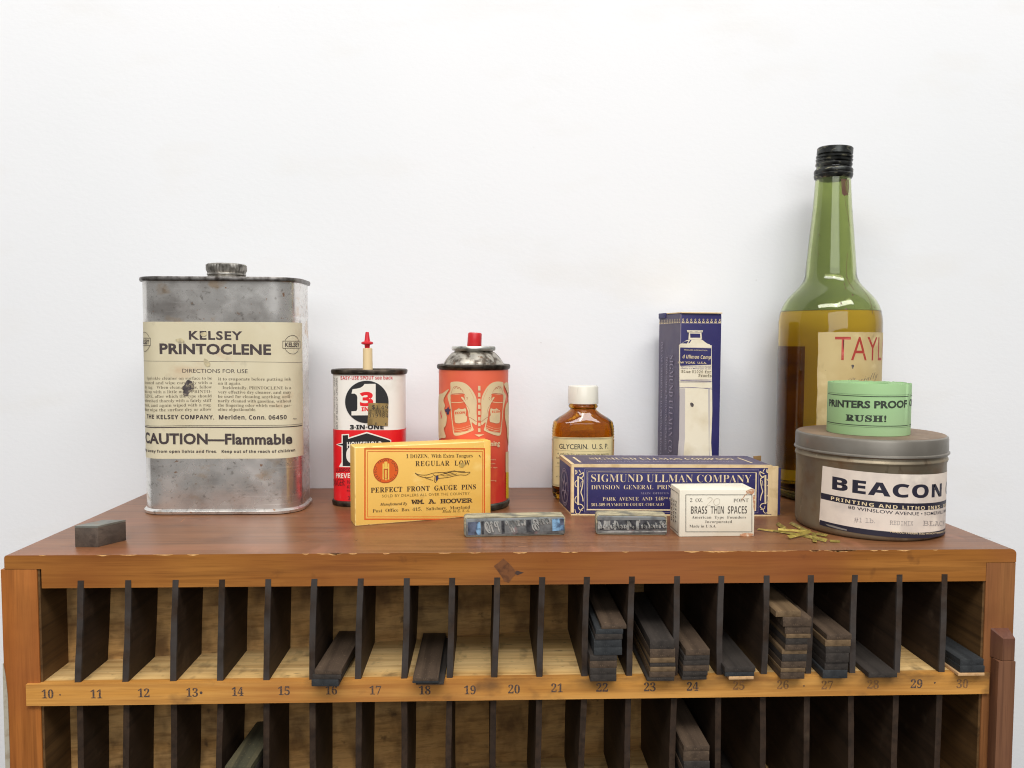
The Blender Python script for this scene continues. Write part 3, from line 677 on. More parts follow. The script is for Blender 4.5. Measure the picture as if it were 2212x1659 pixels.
S.make('price_sticker', oil)

# ------------------------------------------------------------------ spray can
SX, SY, SR = 278.4, 139.0, 27.2
SP = circle(SX, SY, SR, 96)
spray = thing('spray_can', 'faded orange red spray can with printed hands and red nozzle', 'spray can', (SX, SY, 0))
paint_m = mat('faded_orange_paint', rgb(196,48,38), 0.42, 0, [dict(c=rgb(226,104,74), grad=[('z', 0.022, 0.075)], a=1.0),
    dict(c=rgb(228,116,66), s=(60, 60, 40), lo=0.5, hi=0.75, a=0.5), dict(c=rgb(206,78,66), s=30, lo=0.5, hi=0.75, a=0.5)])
scream_m = mat('faded_cream_print', rgb(216,194,152), 0.5, 0, [dict(c=rgb(196,176,140), s=90, lo=0.5, hi=0.75, a=0.7)])
sor_m = mat('orange_print', rgb(216,98,64), 0.45); sred_m = mat('brick_red_print', rgb(176,62,52), 0.5)
yel_m = mat('yellow_print', rgb(214,180,30), 0.5)
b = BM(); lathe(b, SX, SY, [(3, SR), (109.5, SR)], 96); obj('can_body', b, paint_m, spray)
b = BM(); lathe(b, SX, SY, [(0, 26.2), (0.6, 27.6), (2.6, 28.5), (4.6, 28.4), (5.6, 27.5), (5.8, 26.5)], 96); obj('bottom_rim', b, mat('grey_green_rim', rgb(96,100,92), 0.45, 0.8, [dict(c=rgb(60,62,56), s=160, lo=0.4, hi=0.65)]), spray)
domem = mat('pitted_dome_metal', rgb(186,180,168), 0.42, 0.9, [dict(c=rgb(96,86,76), s=170, lo=0.45, hi=0.62, d=7), dict(c=rgb(116,82,56), s=300, lo=0.6, hi=0.7, a=0.7)], rvar=(120, 0.25, 0.6))
b = BM(); lathe(b, SX, SY, [(107.2, 27.0), (107.6, 27.9), (108.8, 28.7), (110.4, 28.7), (111.4, 27.9), (111.5, 26.6), (110.6, 25.6)], 96); obj('top_rim', b, seam_m, spray)
b = BM(); lathe(b, SX, SY, [(109.8, 26.4), (111.2, 24.0), (113.0, 22.9), (115.6, 21.2), (118.0, 19.2), (120.2, 16.9), (121.2, 15.0), (122.2, 14.6)], 96); obj('dome', b, domem, spray)
b = BM(); lathe(b, SX, SY, [(121.8, 15.2), (122.0, 16.6), (122.9, 17.1), (124.4, 17.1), (125.2, 16.6), (125.3, 15.4), (124.0, 14.2), (123.6, 8), (124.8, 4)], 64); obj('valve_cup', b, mat('valve_metal', rgb(214,214,206), 0.36, 0.9, [dict(c=rgb(130,130,120), s=150, lo=0.45, hi=0.65)]), spray)
nx = ony(*OZ(1161, 150), SY).x; nz = lambda y: ony(*OZ(1161, y), SY).z
axm = Matrix.Translation((nx, SY, nz(205))) @ Matrix.Rotation(math.radians(3), 4, 'Y'); hN = nz(98)-nz(205)
b = BM(); lathe(b, 0, 0, [(-2.5, 1.6), (0, 1.6), (0.02, 5.3), (0.5, 5.6), (hN-1.2, 5.45), (hN-0.3, 5.0), (hN, 4.2)], 32, ax=axm); obj('spray_nozzle', b, mat('red_nozzle_plastic', rgb(196,34,40), 0.38), spray)
S = Sheet(SP, SZ)
def mirror(pts, cx=552, k=0.90): return [(cx-(x-cx)*k*(-1)*-1 if False else 2*cx-x if k == 1 else cx+(cx-x)*k, y) for x, y in pts]
halo = [(200,30),(225,12),(300,8),(380,30),(450,90),(505,180),(522,250),(520,330),(520,400),(522,540),(462,505),(470,560),(485,602),(440,625),(360,655),(280,672),(240,655),(225,560),(212,440),(200,330),(175,240),(165,180),(200,120)]
canb = [(205,170),(372,160),(372,215),(412,330),(420,440),(455,575),(400,612),(250,632),(232,520),(222,420),(208,262)]
capp = [(212,150),(222,112),(250,70),(300,78),(340,110),(358,142)]
hand = [(330,205),(355,200),(400,262),(470,240),(500,250),(512,330),(500,420),(470,440),(420,380),(380,270)]
lab_ = [(248,365),(280,350),(300,335),(340,345),(385,335),(396,372),(388,420),(405,440),(398,500),(350,512),(310,522),(258,510),(250,440)]
for f in (lambda q: q, lambda q: [(552+(552-x)*0.84, y) for x, y in q]):
    S.blob(f(halo), scream_m, n=3)
    S.poly(f(canb), sor_m); S.curve(f(canb), 0.22, sred_m, True, n=2)
    S.curve(f([(212,262),(300,265),(395,250)]), 0.5, scream_m); S.curve(f([(240,575),(330,580),(445,545)]), 0.18, scream_m); S.curve(f([(245,600),(330,605),(450,570)]), 0.3, scream_m)
    S.curve(f(capp), 0.2, sred_m); S.line(f([(205,160),(362,150)]), 0.25, sred_m)
    S.blob(f(hand), scream_m, n=3); S.curve(f([(330,205),(360,255),(420,330),(440,400)]), 0.2, sred_m); S.curve(f([(240,72),(255,92),(275,68),(290,96),(310,80),(325,110)]), 0.3, sred_m)
    S.curve(f([(390,215),(405,200),(412,215),(400,232)]), 0.2, sred_m); S.curve(f([(430,100),(480,190),(490,230)]), 0.15, sor_m); S.curve(f([(420,440),(460,460),(520,500)]), 0.3, sred_m)
    S.blob(f(lab_), scream_m, n=3); S.curve(f(lab_), 0.18, sred_m, True, n=3)
S.text('ECON', (258,408), (382,398), 380, sor_m, 'sb', 0.02); S.text('ECON', (706,390), (806,388), 364, sor_m, 'sb', 0.02)
for y0, y1 in ((60,118),(145,194),(218,266),(292,342),(370,416),(442,486),(512,556),(580,626)):
    S.poly([(538,y1),(568,y1),(566,y0),(537,y0)], scream_m)
S.poly([(494,656),(614,654),(548,686)], scream_m)
S.blob([(62,190),(110,150),(185,100),(150,165),(120,235),(140,300),(130,350),(160,440),(150,540),(125,590),(148,690),(100,700),(62,690),(45,440)], scream_m, n=4)
S.text('N', (78,462), (104,462), 362, rink_m, 'sans', 0.02)
S.blob([(850,40),(905,45),(912,300),(908,780),(892,700),(885,580),(862,440),(872,300),(905,215)], scream_m, n=4)
blue_spot = mat('ink_blue_spot', rgb(62,52,84), 0.6)
S.blob([(140,350),(165,338),(178,312),(188,345),(208,348),(188,375),(184,410),(160,408),(158,385),(140,372)], blue_spot, n=3)
S.text('ing', (724,795), (800,790), 735, scream_m, 'sans', 0.03, pre='Cleans by foam')
for t, x, y, pre in (('ers', 750, 972, 'typewrit'), ('es', 745, 1020, 'press'), ('type', 770, 1068, 'metal '), ('ing', 758, 1228, 'printing clean')):
    S.text(t, (716,y), (x,y), y-16, scream_m, 'sans', 0.0, pre=pre)
S.poly([(870,1120),(905,1118),(905,862),(870,872)], scream_m); 
zz = [(872+(6 if i % 2 else 0), 1120+i*16) for i in range(21)]; S.poly(zz+[(912,1440),(912,1120)], yel_m)
S.make('printed_decoration', spray)

# ------------------------------------------------------------------ yellow carton
def card_box(name, P, z0, z1, mt, parent, bev=0.5):
    bm = BM(); loft(bm, P, [(z0, 0), (z1, 0)]); bmesh.ops.bevel(bm, geom=bm.edges[:], offset=bev, segments=2, profile=0.5, affect='EDGES')
    return obj(name, bm, mt, parent)
def quad(ax, ay, ang, w, d):
    c, s = math.cos(ang), math.sin(ang)
    return Prof([(ax, ay), (ax+c*w, ay+s*w), (ax+c*w-s*d, ay+s*w+c*d), (ax-s*d, ay+c*d)])
yellow_m = mat('yellow_card', rgb(236,190,94), 0.55, 0, [dict(c=rgb(226,170,62), s=30, lo=0.5, hi=0.75, a=0.6), dict(c=rgb(196,156,80), s=80, lo=0.62, hi=0.8, a=0.6), dict(c=rgb(248,218,140), s=(50, 50, 90), lo=0.62, hi=0.75, a=0.5)], bump=(200, 0.1, 0.2))
orange_m = mat('orange_ink', rgb(216,92,24), 0.55); brn_m = mat('brown_black_ink', rgb(66,46,28), 0.6)
oliv_m = mat('olive_ink', rgb(132,104,42), 0.6)
A = onz(767, 1137); B_ = onz(1060, 1113); ang = math.atan2(B_.y-A.y, B_.x-A.x); wy = (B_-A).length
YP = quad(A.x, A.y, ang, wy, 19); yh = YP.hit(OZ(275, 958))[1]
pins = thing('pin_carton', 'yellow PERFECT FRONT GAUGE PINS carton with orange double border', 'carton', (A.x+45, A.y+22, 0))
YI = quad(A.x, A.y, ang, wy-4.6, 19)
bm = BM(); loft(bm, YI, [(0, 0), (yh, 0)]); r_ = bmesh.ops.bevel(bm, geom=bm.edges[:], offset=0.7, segments=3, profile=0.5, affect='EDGES')
for f in r_['faces']: f.material_index = 1
obj('sleeve', bm, [yellow_m, mat('worn_yellow_edge', rgb(246,214,138), 0.65, 0, [dict(c=rgb(206,164,84), s=140, lo=0.5, hi=0.68, a=0.8), dict(c=rgb(150,118,70), s=220, lo=0.64, hi=0.74, a=0.7)])], pins)
c, s = math.cos(ang), math.sin(ang)
bm = BM(); loft(bm, quad(A.x+c*(wy-5.2)-s*(-0.1), A.y+s*(wy-5.2)-c*0.1, ang, 5.2, 18.6), [(0.1, 0), (yh+0.5, 0)]); bmesh.ops.bevel(bm, geom=bm.edges[:], offset=0.6, segments=2, profile=0.5, affect='EDGES'); obj('tray_end', bm, yellow_m, pins)
S = Sheet(YP, OZ)
S.frame(342, 1498, 1236, 970, 0.95, orange_m); S.frame(362, 1480, 1222, 990, 0.35, orange_m)
S.text('1 DOZEN,  With Extra Tongues', (650,1040), (1148,1034), 1012, brn_m, 'serif', -0.008); S.text('REGULAR  LOW', (720,1100), (1128,1094), 1062, brn_m, 'serif', -0.004, 1.15)
S.text('PERFECT  FRONT  GAUGE  PINS', (386,1299), (1172,1272), 1262, brn_m, 'serif', 0.004, 1.08); S.text('SOLD BY DEALERS ALL OVER THE COUNTRY', (470,1334), (1126,1314), 1314, oliv_m, 'sans', 0.0, 1.1)
S.text('WM.  A.  HOOVER', (688,1384), (1146,1372), 1352, brn_m, 'mono', 0.022, 0.9); S.text('Manufactured By', (456,1396), (657,1390), 1376, brn_m, 'ital', 0.0)
S.text('Post  Office  Box  415,   Salisbury,  Maryland', (400,1448), (1128,1418), 1424, brn_m, 'serif', -0.01); S.text('Made In U. S. A.', (920,1450), (1124,1442), 1430, oliv_m, 'ital', 0.0)
ce = S.uv((499,1133)); R_ = (S.uv((593,1133))[0]-S.uv((405,1133))[0])/2
S.disc((499,1133), R_, R_, orange_m, 40)
def ring_text(S, t, c, r, a0, a1, cap, mt, font='sans', bold=0.0, inside=False):
    n = len(t)
    for i, ch in enumerate(t):
        if ch == ' ': continue
        a = math.radians(a0+(a1-a0)*i/(n-1)); vs, fs = text_mesh(ch, font, bold, 1.0); k = cap/caph(font, bold); mx = (min(v.x for v in vs)+max(v.x for v in vs))/2
        ca, sa = math.cos(a-math.pi/2), math.sin(a-math.pi/2)
        S.put([(c[0]+(v.x-mx)*k*ca-(r+v.y*k)*sa, c[1]+(v.x-mx)*k*sa+(r+v.y*k)*ca) for v in vs], fs, mt, S.off)
S.bump_off(); ring_text(S, 'PERFECT FRONT GAUGE PIN', ce, R_*0.74, 238, -58, R_*0.17, brn_m)
S.ring((499,1133), R_*0.96, R_*0.96, 0.22, brn_m, 40)
yk_m = mat('yellow_print', rgb(236,196,90), 0.55)
for x0, x1, y0, y1 in ((474,486,1080,1200),(512,524,1080,1200),(488,510,1066,1120),(478,520,1106,1112),(494,504,1128,1206)): S.poly([(x0,y1),(x1,y1),(x1,y0),(x0,y0)], yk_m)
S.frame(484, 1190, 514, 1122, 0.25, brn_m)
# the drawn gauge pin
for pts, w in (([(718,1150),(740,1162),(800,1166),(860,1150),(940,1146),(1010,1134)],0.35), ([(718,1152),(745,1172),(800,1186),(850,1178)],0.35), ([(850,1160),(868,1172),(905,1164),(1000,1142),(1090,1140)],0.3), ([(868,1172),(862,1206),(868,1222),(880,1206),(884,1192)],0.35),
               ([(884,1192),(960,1184),(1040,1166),(1100,1166),(1128,1146)],0.35), ([(1010,1134),(1060,1146),(1128,1144)],0.35), ([(930,1150),(985,1168)],0.3), ([(960,1144),(1020,1162)],0.3), ([(795,1180),(800,1190),(850,1206)],0.3), ([(905,1164),(950,1172),(1030,1156)],0.25)):
    S.curve(pts, w, brn_m)
S.blob([(872,1176),(890,1174),(888,1200),(874,1210)], blue_spot, n=3); S.curve([(1194,1016),(1204,1034)], 0.5, brn_m)
gst_m = mat('grey_smear', rgb(198,166,84), 0.6, 0, [dict(c=rgb(160,136,84), s=300, lo=0.45, hi=0.65)])
S.blob([(1045,1095),(1070,1072),(1090,1090),(1066,1110)], gst_m)
S.make('printed_decoration', pins)

# ------------------------------------------------------------------ amber bottle
def glass(name, col, rough=0.02, layers=()):
    return mat(name, col, rough, 0, layers, trans=1.0, ior=1.5)
amber_m = glass('amber_glass', rgb(208,150,42))
GX, GY = 367.9, 164.0
amb = thing('amber_bottle', 'small ribbed amber bottle with white cap and GLYCERIN label', 'bottle', (GX, GY, 0))
out = [(0.0, 21.0, 11.0), (0.6, 22.6, 12.6), (2.5, 24.4, 14.6), (6, 25.3, 15.6), (12, 25.6, 16.0), (47, 25.6, 16.0)]
for i in range(7):
    z = 49.0+i*2.3; k = min(1, max(0, (z-56)/8)); a = 25.5-1.5*k*k
    out += [(z, a+0.25, 16.0-0.6*k), (z+1.15, a-0.25, 15.6-0.6*k)]
out += [(65.2, 22.6, 14.6), (67.0, 20.2, 13.8), (69.2, 16.6, 12.6), (71.5, 13.2, 11.4), (73.4, 11.0, 10.6), (74.6, 10.6, 10.6), (75.2, 11.6, 11.6), (76.4, 12.1, 12.1), (77.6, 11.8, 11.8), (78.3, 10.8, 10.8), (86, 10.4, 10.4)]
inn = [(86.0, 8.6, 8.6), (75, 8.8, 8.8), (72.5, 10.2, 9.0), (69.5, 14.2, 10.2), (66.5, 18.4, 11.6), (63, 21.8, 12.8), (57, 23.2, 13.6), (47, 23.6, 14.0), (10, 23.4, 13.8), (6, 21.5, 12.2), (4.6, 17, 9)]
ex = lambda z: 0.80 if z < 62 else 0.80+0.20*min(1, (z-62)/11)
b = BM(); lathe(b, GX, GY, [(z, a, c_, ex(z)) for z, a, c_ in out+inn], 72); obj('glass_body', b, amber_m, amb, sharp=60)
b = BM(); lathe(b, GX, GY, [(78.6, 11.2), (78.6, 12.2), (78.9, 12.5), (92.2, 12.35), (93.0, 12.0), (93.3, 11.2)], 48)
obj('screw_cap', b, mat('white_cap_plastic', rgb(226,222,208), 0.35, 0, [dict(c=rgb(150,140,120), s=(500, 500, 60), lo=0.68, hi=0.76, a=0.6)], coat=0.3), amb)
n = 96; LP_ = Prof([(GX+25.8*math.copysign(abs(math.cos(t))**0.8, math.cos(t)), GY+16.2*math.copysign(abs(math.sin(t))**0.8, math.sin(t))) for t in [-math.pi/2+2*math.pi*i/n for i in range(n)]])
S = Sheet(LP_, AZ)
glab_m = mat('yellowed_label_paper', rgb(214,198,148), 0.6, 0, [dict(c=rgb(184,166,112), s=60, lo=0.5, hi=0.75, a=0.7), dict(c=rgb(226,214,170), s=90, lo=0.6, hi=0.75, a=0.6)])
gink_m = mat('dark_green_ink', rgb(56,56,50), 0.6)
sl = LP_.hit(AZ(50, 900))[0]; sr_ = LP_.hit(AZ(806, 900))[0]; zt = LP_.hit(AZ(400, 770))[1]; zb = LP_.hit(AZ(60, 1378))[1]; zb = min(zb, 17)
S.rect_uv(sl, zb, sr_, zt, glab_m, 0.08); i1 = 0.75
S.line_uv([(sl+i1, zb+i1), (sr_-i1, zb+i1), (sr_-i1, zt-i1), (sl+i1, zt-i1)], 0.3, gink_m, True); i1 = 1.5
S.line_uv([(sl+i1, zb+i1), (sr_-i1, zb+i1), (sr_-i1, zt-i1), (sl+i1, zt-i1)], 0.15, gink_m, True)
S.text('GLYCERIN.  U. S. P.', (130,908), (750,906), 846, gink_m, 'sans', 0.012)
S.line([(84,922),(780,936)], 0.12, gink_m); S.text('A vehicle for certain medicine agents.', (106,980), (762,984), 955, gink_m, 'sans', 0.0)
S.text('Als', (92,1036), (134,1036), 1010, gink_m, 'sans', 0.0, post='o used for coughs and'); S.text('co', (106,1098), (136,1098), 1076, gink_m, 'sans', 0.0, post='nditions of the throat')
S.line([(84,1138),(140,1138)], 0.12, gink_m); S.text('AT', (90,1272), (122,1272), 1254, gink_m, 'sans', 0.0, post=' ALL DRUG STORES')
S.make('paper_label', amb)

# ------------------------------------------------------------------ ink cartons (blue)
blue_m = mat('navy_card', rgb(42,39,94), 0.5, 0, [dict(c=rgb(54,50,104), s=40, lo=0.45, hi=0.7, a=0.7), dict(c=rgb(38,36,84), s=90, lo=0.55, hi=0.75, a=0.6), dict(c=rgb(104,96,126), s=260, lo=0.68, hi=0.76, a=0.6)], bump=(240, 0.12, 0.2))
edge_m = mat('worn_card_edge', rgb(226,200,154), 0.65, 0, [dict(c=rgb(196,166,116), s=120, lo=0.5, hi=0.7, a=0.7)])
cprint_m = mat('cream_print', rgb(228,208,168), 0.6, 0, [dict(c=rgb(190,172,148), s=200, lo=0.55, hi=0.75, a=0.6)])
lil_m = mat('lilac_print', rgb(150,140,160), 0.6)
topb_m = mat('dusty_navy_card', rgb(92,84,104), 0.55, 0, [dict(c=rgb(70,64,96), s=30, lo=0.45, hi=0.7)])
def edge_trim(S, P, a, b, z0, z1, w, mt=edge_m, sides='lrtb'):
    if 'b' in sides: S.rect_uv(a, z0, b, z0+w, mt)
    if 't' in sides: S.rect_uv(a, z1-w, b, z1, mt)
    if 'l' in sides: S.rect_uv(a, z0+w, a+w, z1-w, mt)
    if 'r' in sides: S.rect_uv(b-w, z0+w, b, z1-w, mt)
A = onz(1234, 1113); B_ = onz(1666, 1115); ang = math.atan2(B_.y-A.y, B_.x-A.x); lw = (B_-A).length
C_ = Vector((B_.x-3.0, B_.y+45.5, 0)); D_ = Vector((A.x-4.6, A.y+45.2, 0)); LP = Prof([A[:2], B_[:2], C_[:2], D_[:2]]); lh = LP.hit(LZ(345, 252))[1]
lb = thing('ink_carton', 'long navy SIGMUND ULLMAN carton lying on its side behind the white box', 'carton', (A.x+lw/2, A.y+22, 0))
RISE = 0.4
def lift(bm):
    for v in bm.verts:
        k = ((v.co.x-A.x)*-math.sin(ang)+(v.co.y-A.y)*math.cos(ang))/45.2
        if v.co.z > 3: v.co.z += RISE*max(0, min(1, k))*v.co.z/lh
    return bm
b = BM(); loft(b, LP, [(0, 0), (lh, 0)]); bmesh.ops.bevel(b, geom=b.edges[:], offset=0.5, segments=2, profile=0.5, affect='EDGES'); obj('carton_body', lift(b), blue_m, lb)
S = Sheet(LP, LZ)
edge_trim(S, LP, 0.0, lw, 0.0, lh, 2.0, sides='tl'); S.rect_uv(0, 0, lw, 1.1, edge_m); S.rect_uv(lw-3.2, 1.5, lw, lh-1.5, edge_m)
S.rect_uv(-46, lh-2.6, 0, lh, edge_m); S.rect_uv(-46, 0, 0, 1.2, edge_m); S.rect_uv(-3.0, 1.2, 0, lh-2.6, edge_m)
S.text('SIGMUND ULLMAN COMPANY', (690,560), (690+(1585-0)/8.193*7.373+(1640-1350)*7.373-690, 560), 428, cprint_m, 'serif', -0.012) if False else None
xr = LP.hit(RZ(1588, 606)); xl = LP.hit(LZ(690, 562)); hh = LP.hit(LZ(690, 428))[1]-xl[1]
S.text_uv('SIGMUND ULLMAN COMPANY', xl, (xr[0], xl[1]), hh, cprint_m, 'serif', -0.012)
S.text('DIVISION  GENERAL  PRIN', (692,698), (2140,694), 622, cprint_m, 'serif', -0.014, post='TING  INK')
S.text('MAIN  OFFICES', (1580,788), (2078,784), 752, lil_m, 'serif', -0.012); S.text('PARK  AVENUE  AND  146', (896,902), (1985,896), 840, cprint_m, 'serif', -0.013)
S.text('TH', (1995,868), (2064,868), 840, cprint_m, 'serif', -0.01); S.text('S', (2090,894), (2125,894), 840, cprint_m, 'serif', -0.014, post='TREET'); S.text('501-509 PLYMOUTH COURT, CHICAGO', (690,1000), (1992,994), 950, cprint_m, 'serif', -0.013)
fx0 = LP.hit(LZ(575, 330)); fx1 = LP.hit(RZ(1735, 340)); bz = LP.hit(LZ(575, 1105))[1]
S.line_uv([(fx0[0], bz), (fx1[0], bz), (fx1[0], fx0[1]), (fx0[0], fx0[1])], 0.25, lil_m, True)
g0 = LP.hit(LZ(610, 352)); S.line_uv([(g0[0], LP.hit(LZ(610,1080))[1]), (g0[0], g0[1]), (LP.hit(RZ(1710,372))[0], g0[1])], 0.22, lil_m)
g0 = LP.hit(LZ(632, 382)); gr = LP.hit(RZ(1682, 400))[0]; S.line_uv([(g0[0], LP.hit(LZ(632,1065))[1]), (g0[0], g0[1]), (gr, g0[1])], 0.25, cprint_m)
bz2 = LP.hit(LZ(632, 1062))[1]; S.line_uv([(g0[0]-0.6, bz2), (gr, bz2), (gr, g0[1])], 0.95, cprint_m)
# ribbon ornaments with a baton at both ends
def ornament(S, fr, q, flip=False):
    x0, x1, y0, y1 = q; T = lambda pts: [((x1-(x1-x0)*x if flip else x0+(x1-x0)*x), y0+(y1-y0)*y) for x, y in pts]
    S.fr = fr
    S.poly(T([(0.26,0.16),(0.46,0.16),(0.46,0.80),(0.26,0.80)]), cprint_m)
    for pts, w in (([(0.05,0.02),(0.12,0.08),(0.04,0.12)],0.5), ([(0.2,0.03),(0.24,0.08),(0.12,0.11)],0.5), ([(0.45,0.02),(0.55,0.05),(0.62,0.08)],0.6), ([(0.48,0.13),(0.8,0.1),(0.95,0.08),(0.95,0.15),(0.7,0.2),(0.52,0.18)],0.7),
                   ([(0.55,0.2),(0.9,0.25),(0.8,0.42),(0.68,0.52),(0.85,0.62),(0.92,0.72)],0.75), ([(0.22,0.25),(0.02,0.3),(0.05,0.37),(0.2,0.4)],0.6), ([(0.2,0.6),(0.02,0.66),(0.06,0.74),(0.24,0.76)],0.55), ([(0.5,0.78),(0.8,0.8),(0.95,0.86),(0.7,0.9)],0.65),
                   ([(0.42,0.84),(0.5,0.9),(0.9,0.92)],0.5), ([(0.0,0.89),(0.1,0.97),(0.35,1.0),(0.55,0.97),(0.62,0.92)],0.5), ([(0.65,0.4),(0.7,0.3),(0.85,0.27)],0.3)):
        S.curve(T(pts), w, cprint_m, n=4)
ornament(S, LZ, (400, 560, 330, 1140)); ornament(S, RZ, (1745, 1925, 345, 1250), True)
# round seal on the left end
s0 = LP.hit(LZ(196, 620)); ru = 14.0; S.fr = LZ; cz_ = 17.0; cs_ = -23.0
for r_, w in ((ru, 0.7), (ru*0.88, 0.9)): S.ring((cs_, cz_, 0), r_, r_, w, lil_m, 36)
for k in range(6):
    a = math.radians(60*k+30); S.poly_uv([(cs_+ru*0.75*math.cos(a), cz_+ru*0.75*math.sin(a)), (cs_+ru*0.3*math.cos(a+0.5), cz_+ru*0.3*math.sin(a+0.5)), (cs_+ru*0.3*math.cos(a-0.5), cz_+ru*0.3*math.sin(a-0.5))], lil_m)
S.line_uv([(cs_-5, cz_-3), (cs_+5, cz_-3), (cs_+5, cz_+3), (cs_-5, cz_+3)], 0.6, lil_m, True)
obj('printed_decoration', lift(S.bm()), S.mats, lb, sharp=180)
U = Vector((math.cos(ang), math.sin(ang), 0)); V = Vector((-math.sin(ang), math.cos(ang), 0))
TD = Vector((D_.x, D_.y, lh+RISE))-Vector((A.x, A.y, lh)); TP = Skew((A.x, A.y, lh), U, TD.normalized()); S = Sheet(TP, LZ); S.off = 0.06
S.rect_uv(0, 0, lw, 46, topb_m, 0.04); S.rect_uv(0, 0, lw, 2.4, edge_m); S.rect_uv(0, 2.4, 2.6, 46, edge_m); S.rect_uv(0, 44.8, lw, 46, lil_m)
S.rect_uv(8, 10, 9.8, 36, cprint_m); S.rect_uv(lw-11, 10, lw-9.6, 36, cprint_m)
S.text_uv('SIGMUND ULLMAN COMPANY', (20, 24), (lw-16, 24), 9, cprint_m, 'serif', -0.012); S.text_uv('DIVISION GENERAL PRINTING INK CORPORATION', (22, 13), (lw-20, 13), 4.6, lil_m, 'serif', -0.012)
S.make('top_print', lb)
# open flap on the right end
fl_m = [edge_m, blue_m]
b = BM(); p = A+U*(lw+0.15)
vs = box(b, 0, 4.4, -0.05, 0.85, 0, lh-0.6, 0.15, 0, frame_mat((p.x, p.y, 0), ang-0.04)); box(b, 4.45, 6.2, -0.02, 0.9, 1.2, lh-1.8, 0.1, 1, frame_mat((p.x, p.y, 0), ang-0.04)); obj('end_flap', b, fl_m, lb)
b = BM(); p = A+U*(lw-2)+V*38
box(b, 0, 8, 0, 0.7, lh-3, lh+1.2, 0.15, 0, frame_mat((p.x, p.y, 0), ang+0.5)); obj('dust_flap', b, [mat('brown_card_inside', rgb(150,118,74), 0.7)], lb)

UA = (444.3, 150.0); ua = math.radians(9.4)
UP = quad(UA[0], UA[1], ua, 35, 45); uh = UP.hit(UZ(165, 102))[1]
ub = thing('ink_carton', 'navy carton standing upright with picture of white ink tube', 'carton', (UA[0]+12, UA[1]+24, 0))
b = BM(); loft(b, UP, [(0, 0), (uh-3, 0), (uh-1.2, 0)]); bmesh.ops.bevel(b, geom=[e for e in b.edges if abs(e.verts[0].co.z-e.verts[1].co.z) > 1], offset=0.5, segments=2, profile=0.5, affect='EDGES'); obj('carton_body', b, blue_m, ub)
b = BM(); Mf = frame_mat((UA[0], UA[1], 0), ua)
box(b, 0.2, 35.2, 0.2, 44.6, uh-1.0, uh, 0.3, 0, Mf @ Matrix.Rotation(math.radians(0.6), 4, 'X')); box(b, -1.0, 0.5, 30, 44.5, uh-4, uh+0.4, 0.3, 1, Mf)
obj('top_flap', b, [edge_m, blue_m], ub)
S = Sheet(UP, UZ)
side_m = mat('faded_navy_card', rgb(92,84,104), 0.55, 0, [dict(c=rgb(76,70,100), s=30, lo=0.45, hi=0.7)])
S.rect_uv(-44.7, 0.3, -0.3, uh-1.4, side_m, 0.03); S.rect_uv(-0.35, 1, 0.35, uh-2, lil_m)
zb_ = UP.hit(UZ(170, 212))[1]; zt_ = UP.hit(UZ(170, 165))[1]; hb = zt_-zb_
S.rect_uv(0.3, zb_-0.3, 34.7, zb_, lil_m); S.rect_uv(-44.5, zb_-0.3, -0.4, zb_, lil_m)
for s0, n_, w in ((0.3, 10, 3.45), (-44.4, 13, 3.4)):
    for i in range(n_):
        cx_ = s0+w*(i+0.5); S.rect_uv(cx_-1.25, zb_+0.15, cx_+1.25, zb_+0.6, cprint_m)
        S.ring((cx_, zb_+hb*0.33, 0), 0.85, 0.55, 0.3, cprint_m, 10); S.ring((cx_, zb_+hb*0.75, 0), 0.5, 0.55, 0.3, cprint_m, 10)
tubew = mat('cream_tube_print', rgb(230,220,196), 0.6, 0, [dict(c=rgb(214,200,170), s=50, lo=0.5, hi=0.75)]); tubeg = mat('grey_tube_print', rgb(188,180,176), 0.6)
vio_m = mat('violet_print', rgb(74,60,120), 0.55)
S.poly([(328,282),(490,284),(482,306),(336,304)], tubew); S.poly([(350,306),(474,308),(480,368),(468,378),(345,376)], tubew); S.poly([(362,316),(462,318),(464,360),(364,360)], blue_m)
S.poly([(350,378),(478,378),(530,420),(560,430),(560,440),(250,436),(276,420),(310,394)], tubew); S.poly([(306,398),(346,392),(330,420),(282,420)], blue_m); S.poly([(362,384),(376,384),(356,416),(342,416)], blue_m)
S.poly([(250,436),(576,438),(580,880),(256,880)], tubew); S.poly([(256,880),(580,884),(582,1120),(576,1300),(570,1450),(586,1700),(590,2200),(225,2200),(236,1600),(252,1400),(258,1150)], tubew)
S.poly([(258,884),(312,886),(310,1400),(286,1700),(278,2200),(228,2200),(237,1600),(252,1400)], tubeg); S.poly([(540,880),(560,880),(556,1300),(552,1500),(566,1700),(560,1700),(548,1550)], tubeg)
S.poly([(262,462),(572,470),(570,640),(262,650)], blue_m); S.curve([(256,878),(330,874),(500,884),(580,894)], 0.35, vio_m)
for i in range(12): S.rect_uv(UP.hit(UZ(338+i*12.2, 300))[0], UP.hit(UZ(340, 302))[1], UP.hit(UZ(342+i*12.2, 300))[0], UP.hit(UZ(340, 292))[1], blue_m)
for y, w in ((462,0.15),(650,0.15),(790,0.12),(806,0.7),(822,0.12)): S.line([(266,y),(572,y+4)], w, vio_m)
S.text('PRODUCED IN PRODUCTION', (304,492), (530,498), 480, cprint_m, 'sans', 0.0); S.text('d Ullman Comp', (288,574), (566,582), 536, cprint_m, 'sbi', -0.01)
S.text('YORK  U.S.A.', (312,628), (524,632), 606, cprint_m, 'sans', 0.01, pre='NEW '); S.text('Sigmund Ullman wax without Varnish', (270,664), (566,668), 654, vio_m, 'sans', 0.01); S.text('mixture as a Mixing agent to suit', (270,682), (566,686), 672, vio_m, 'sans', 0.01)
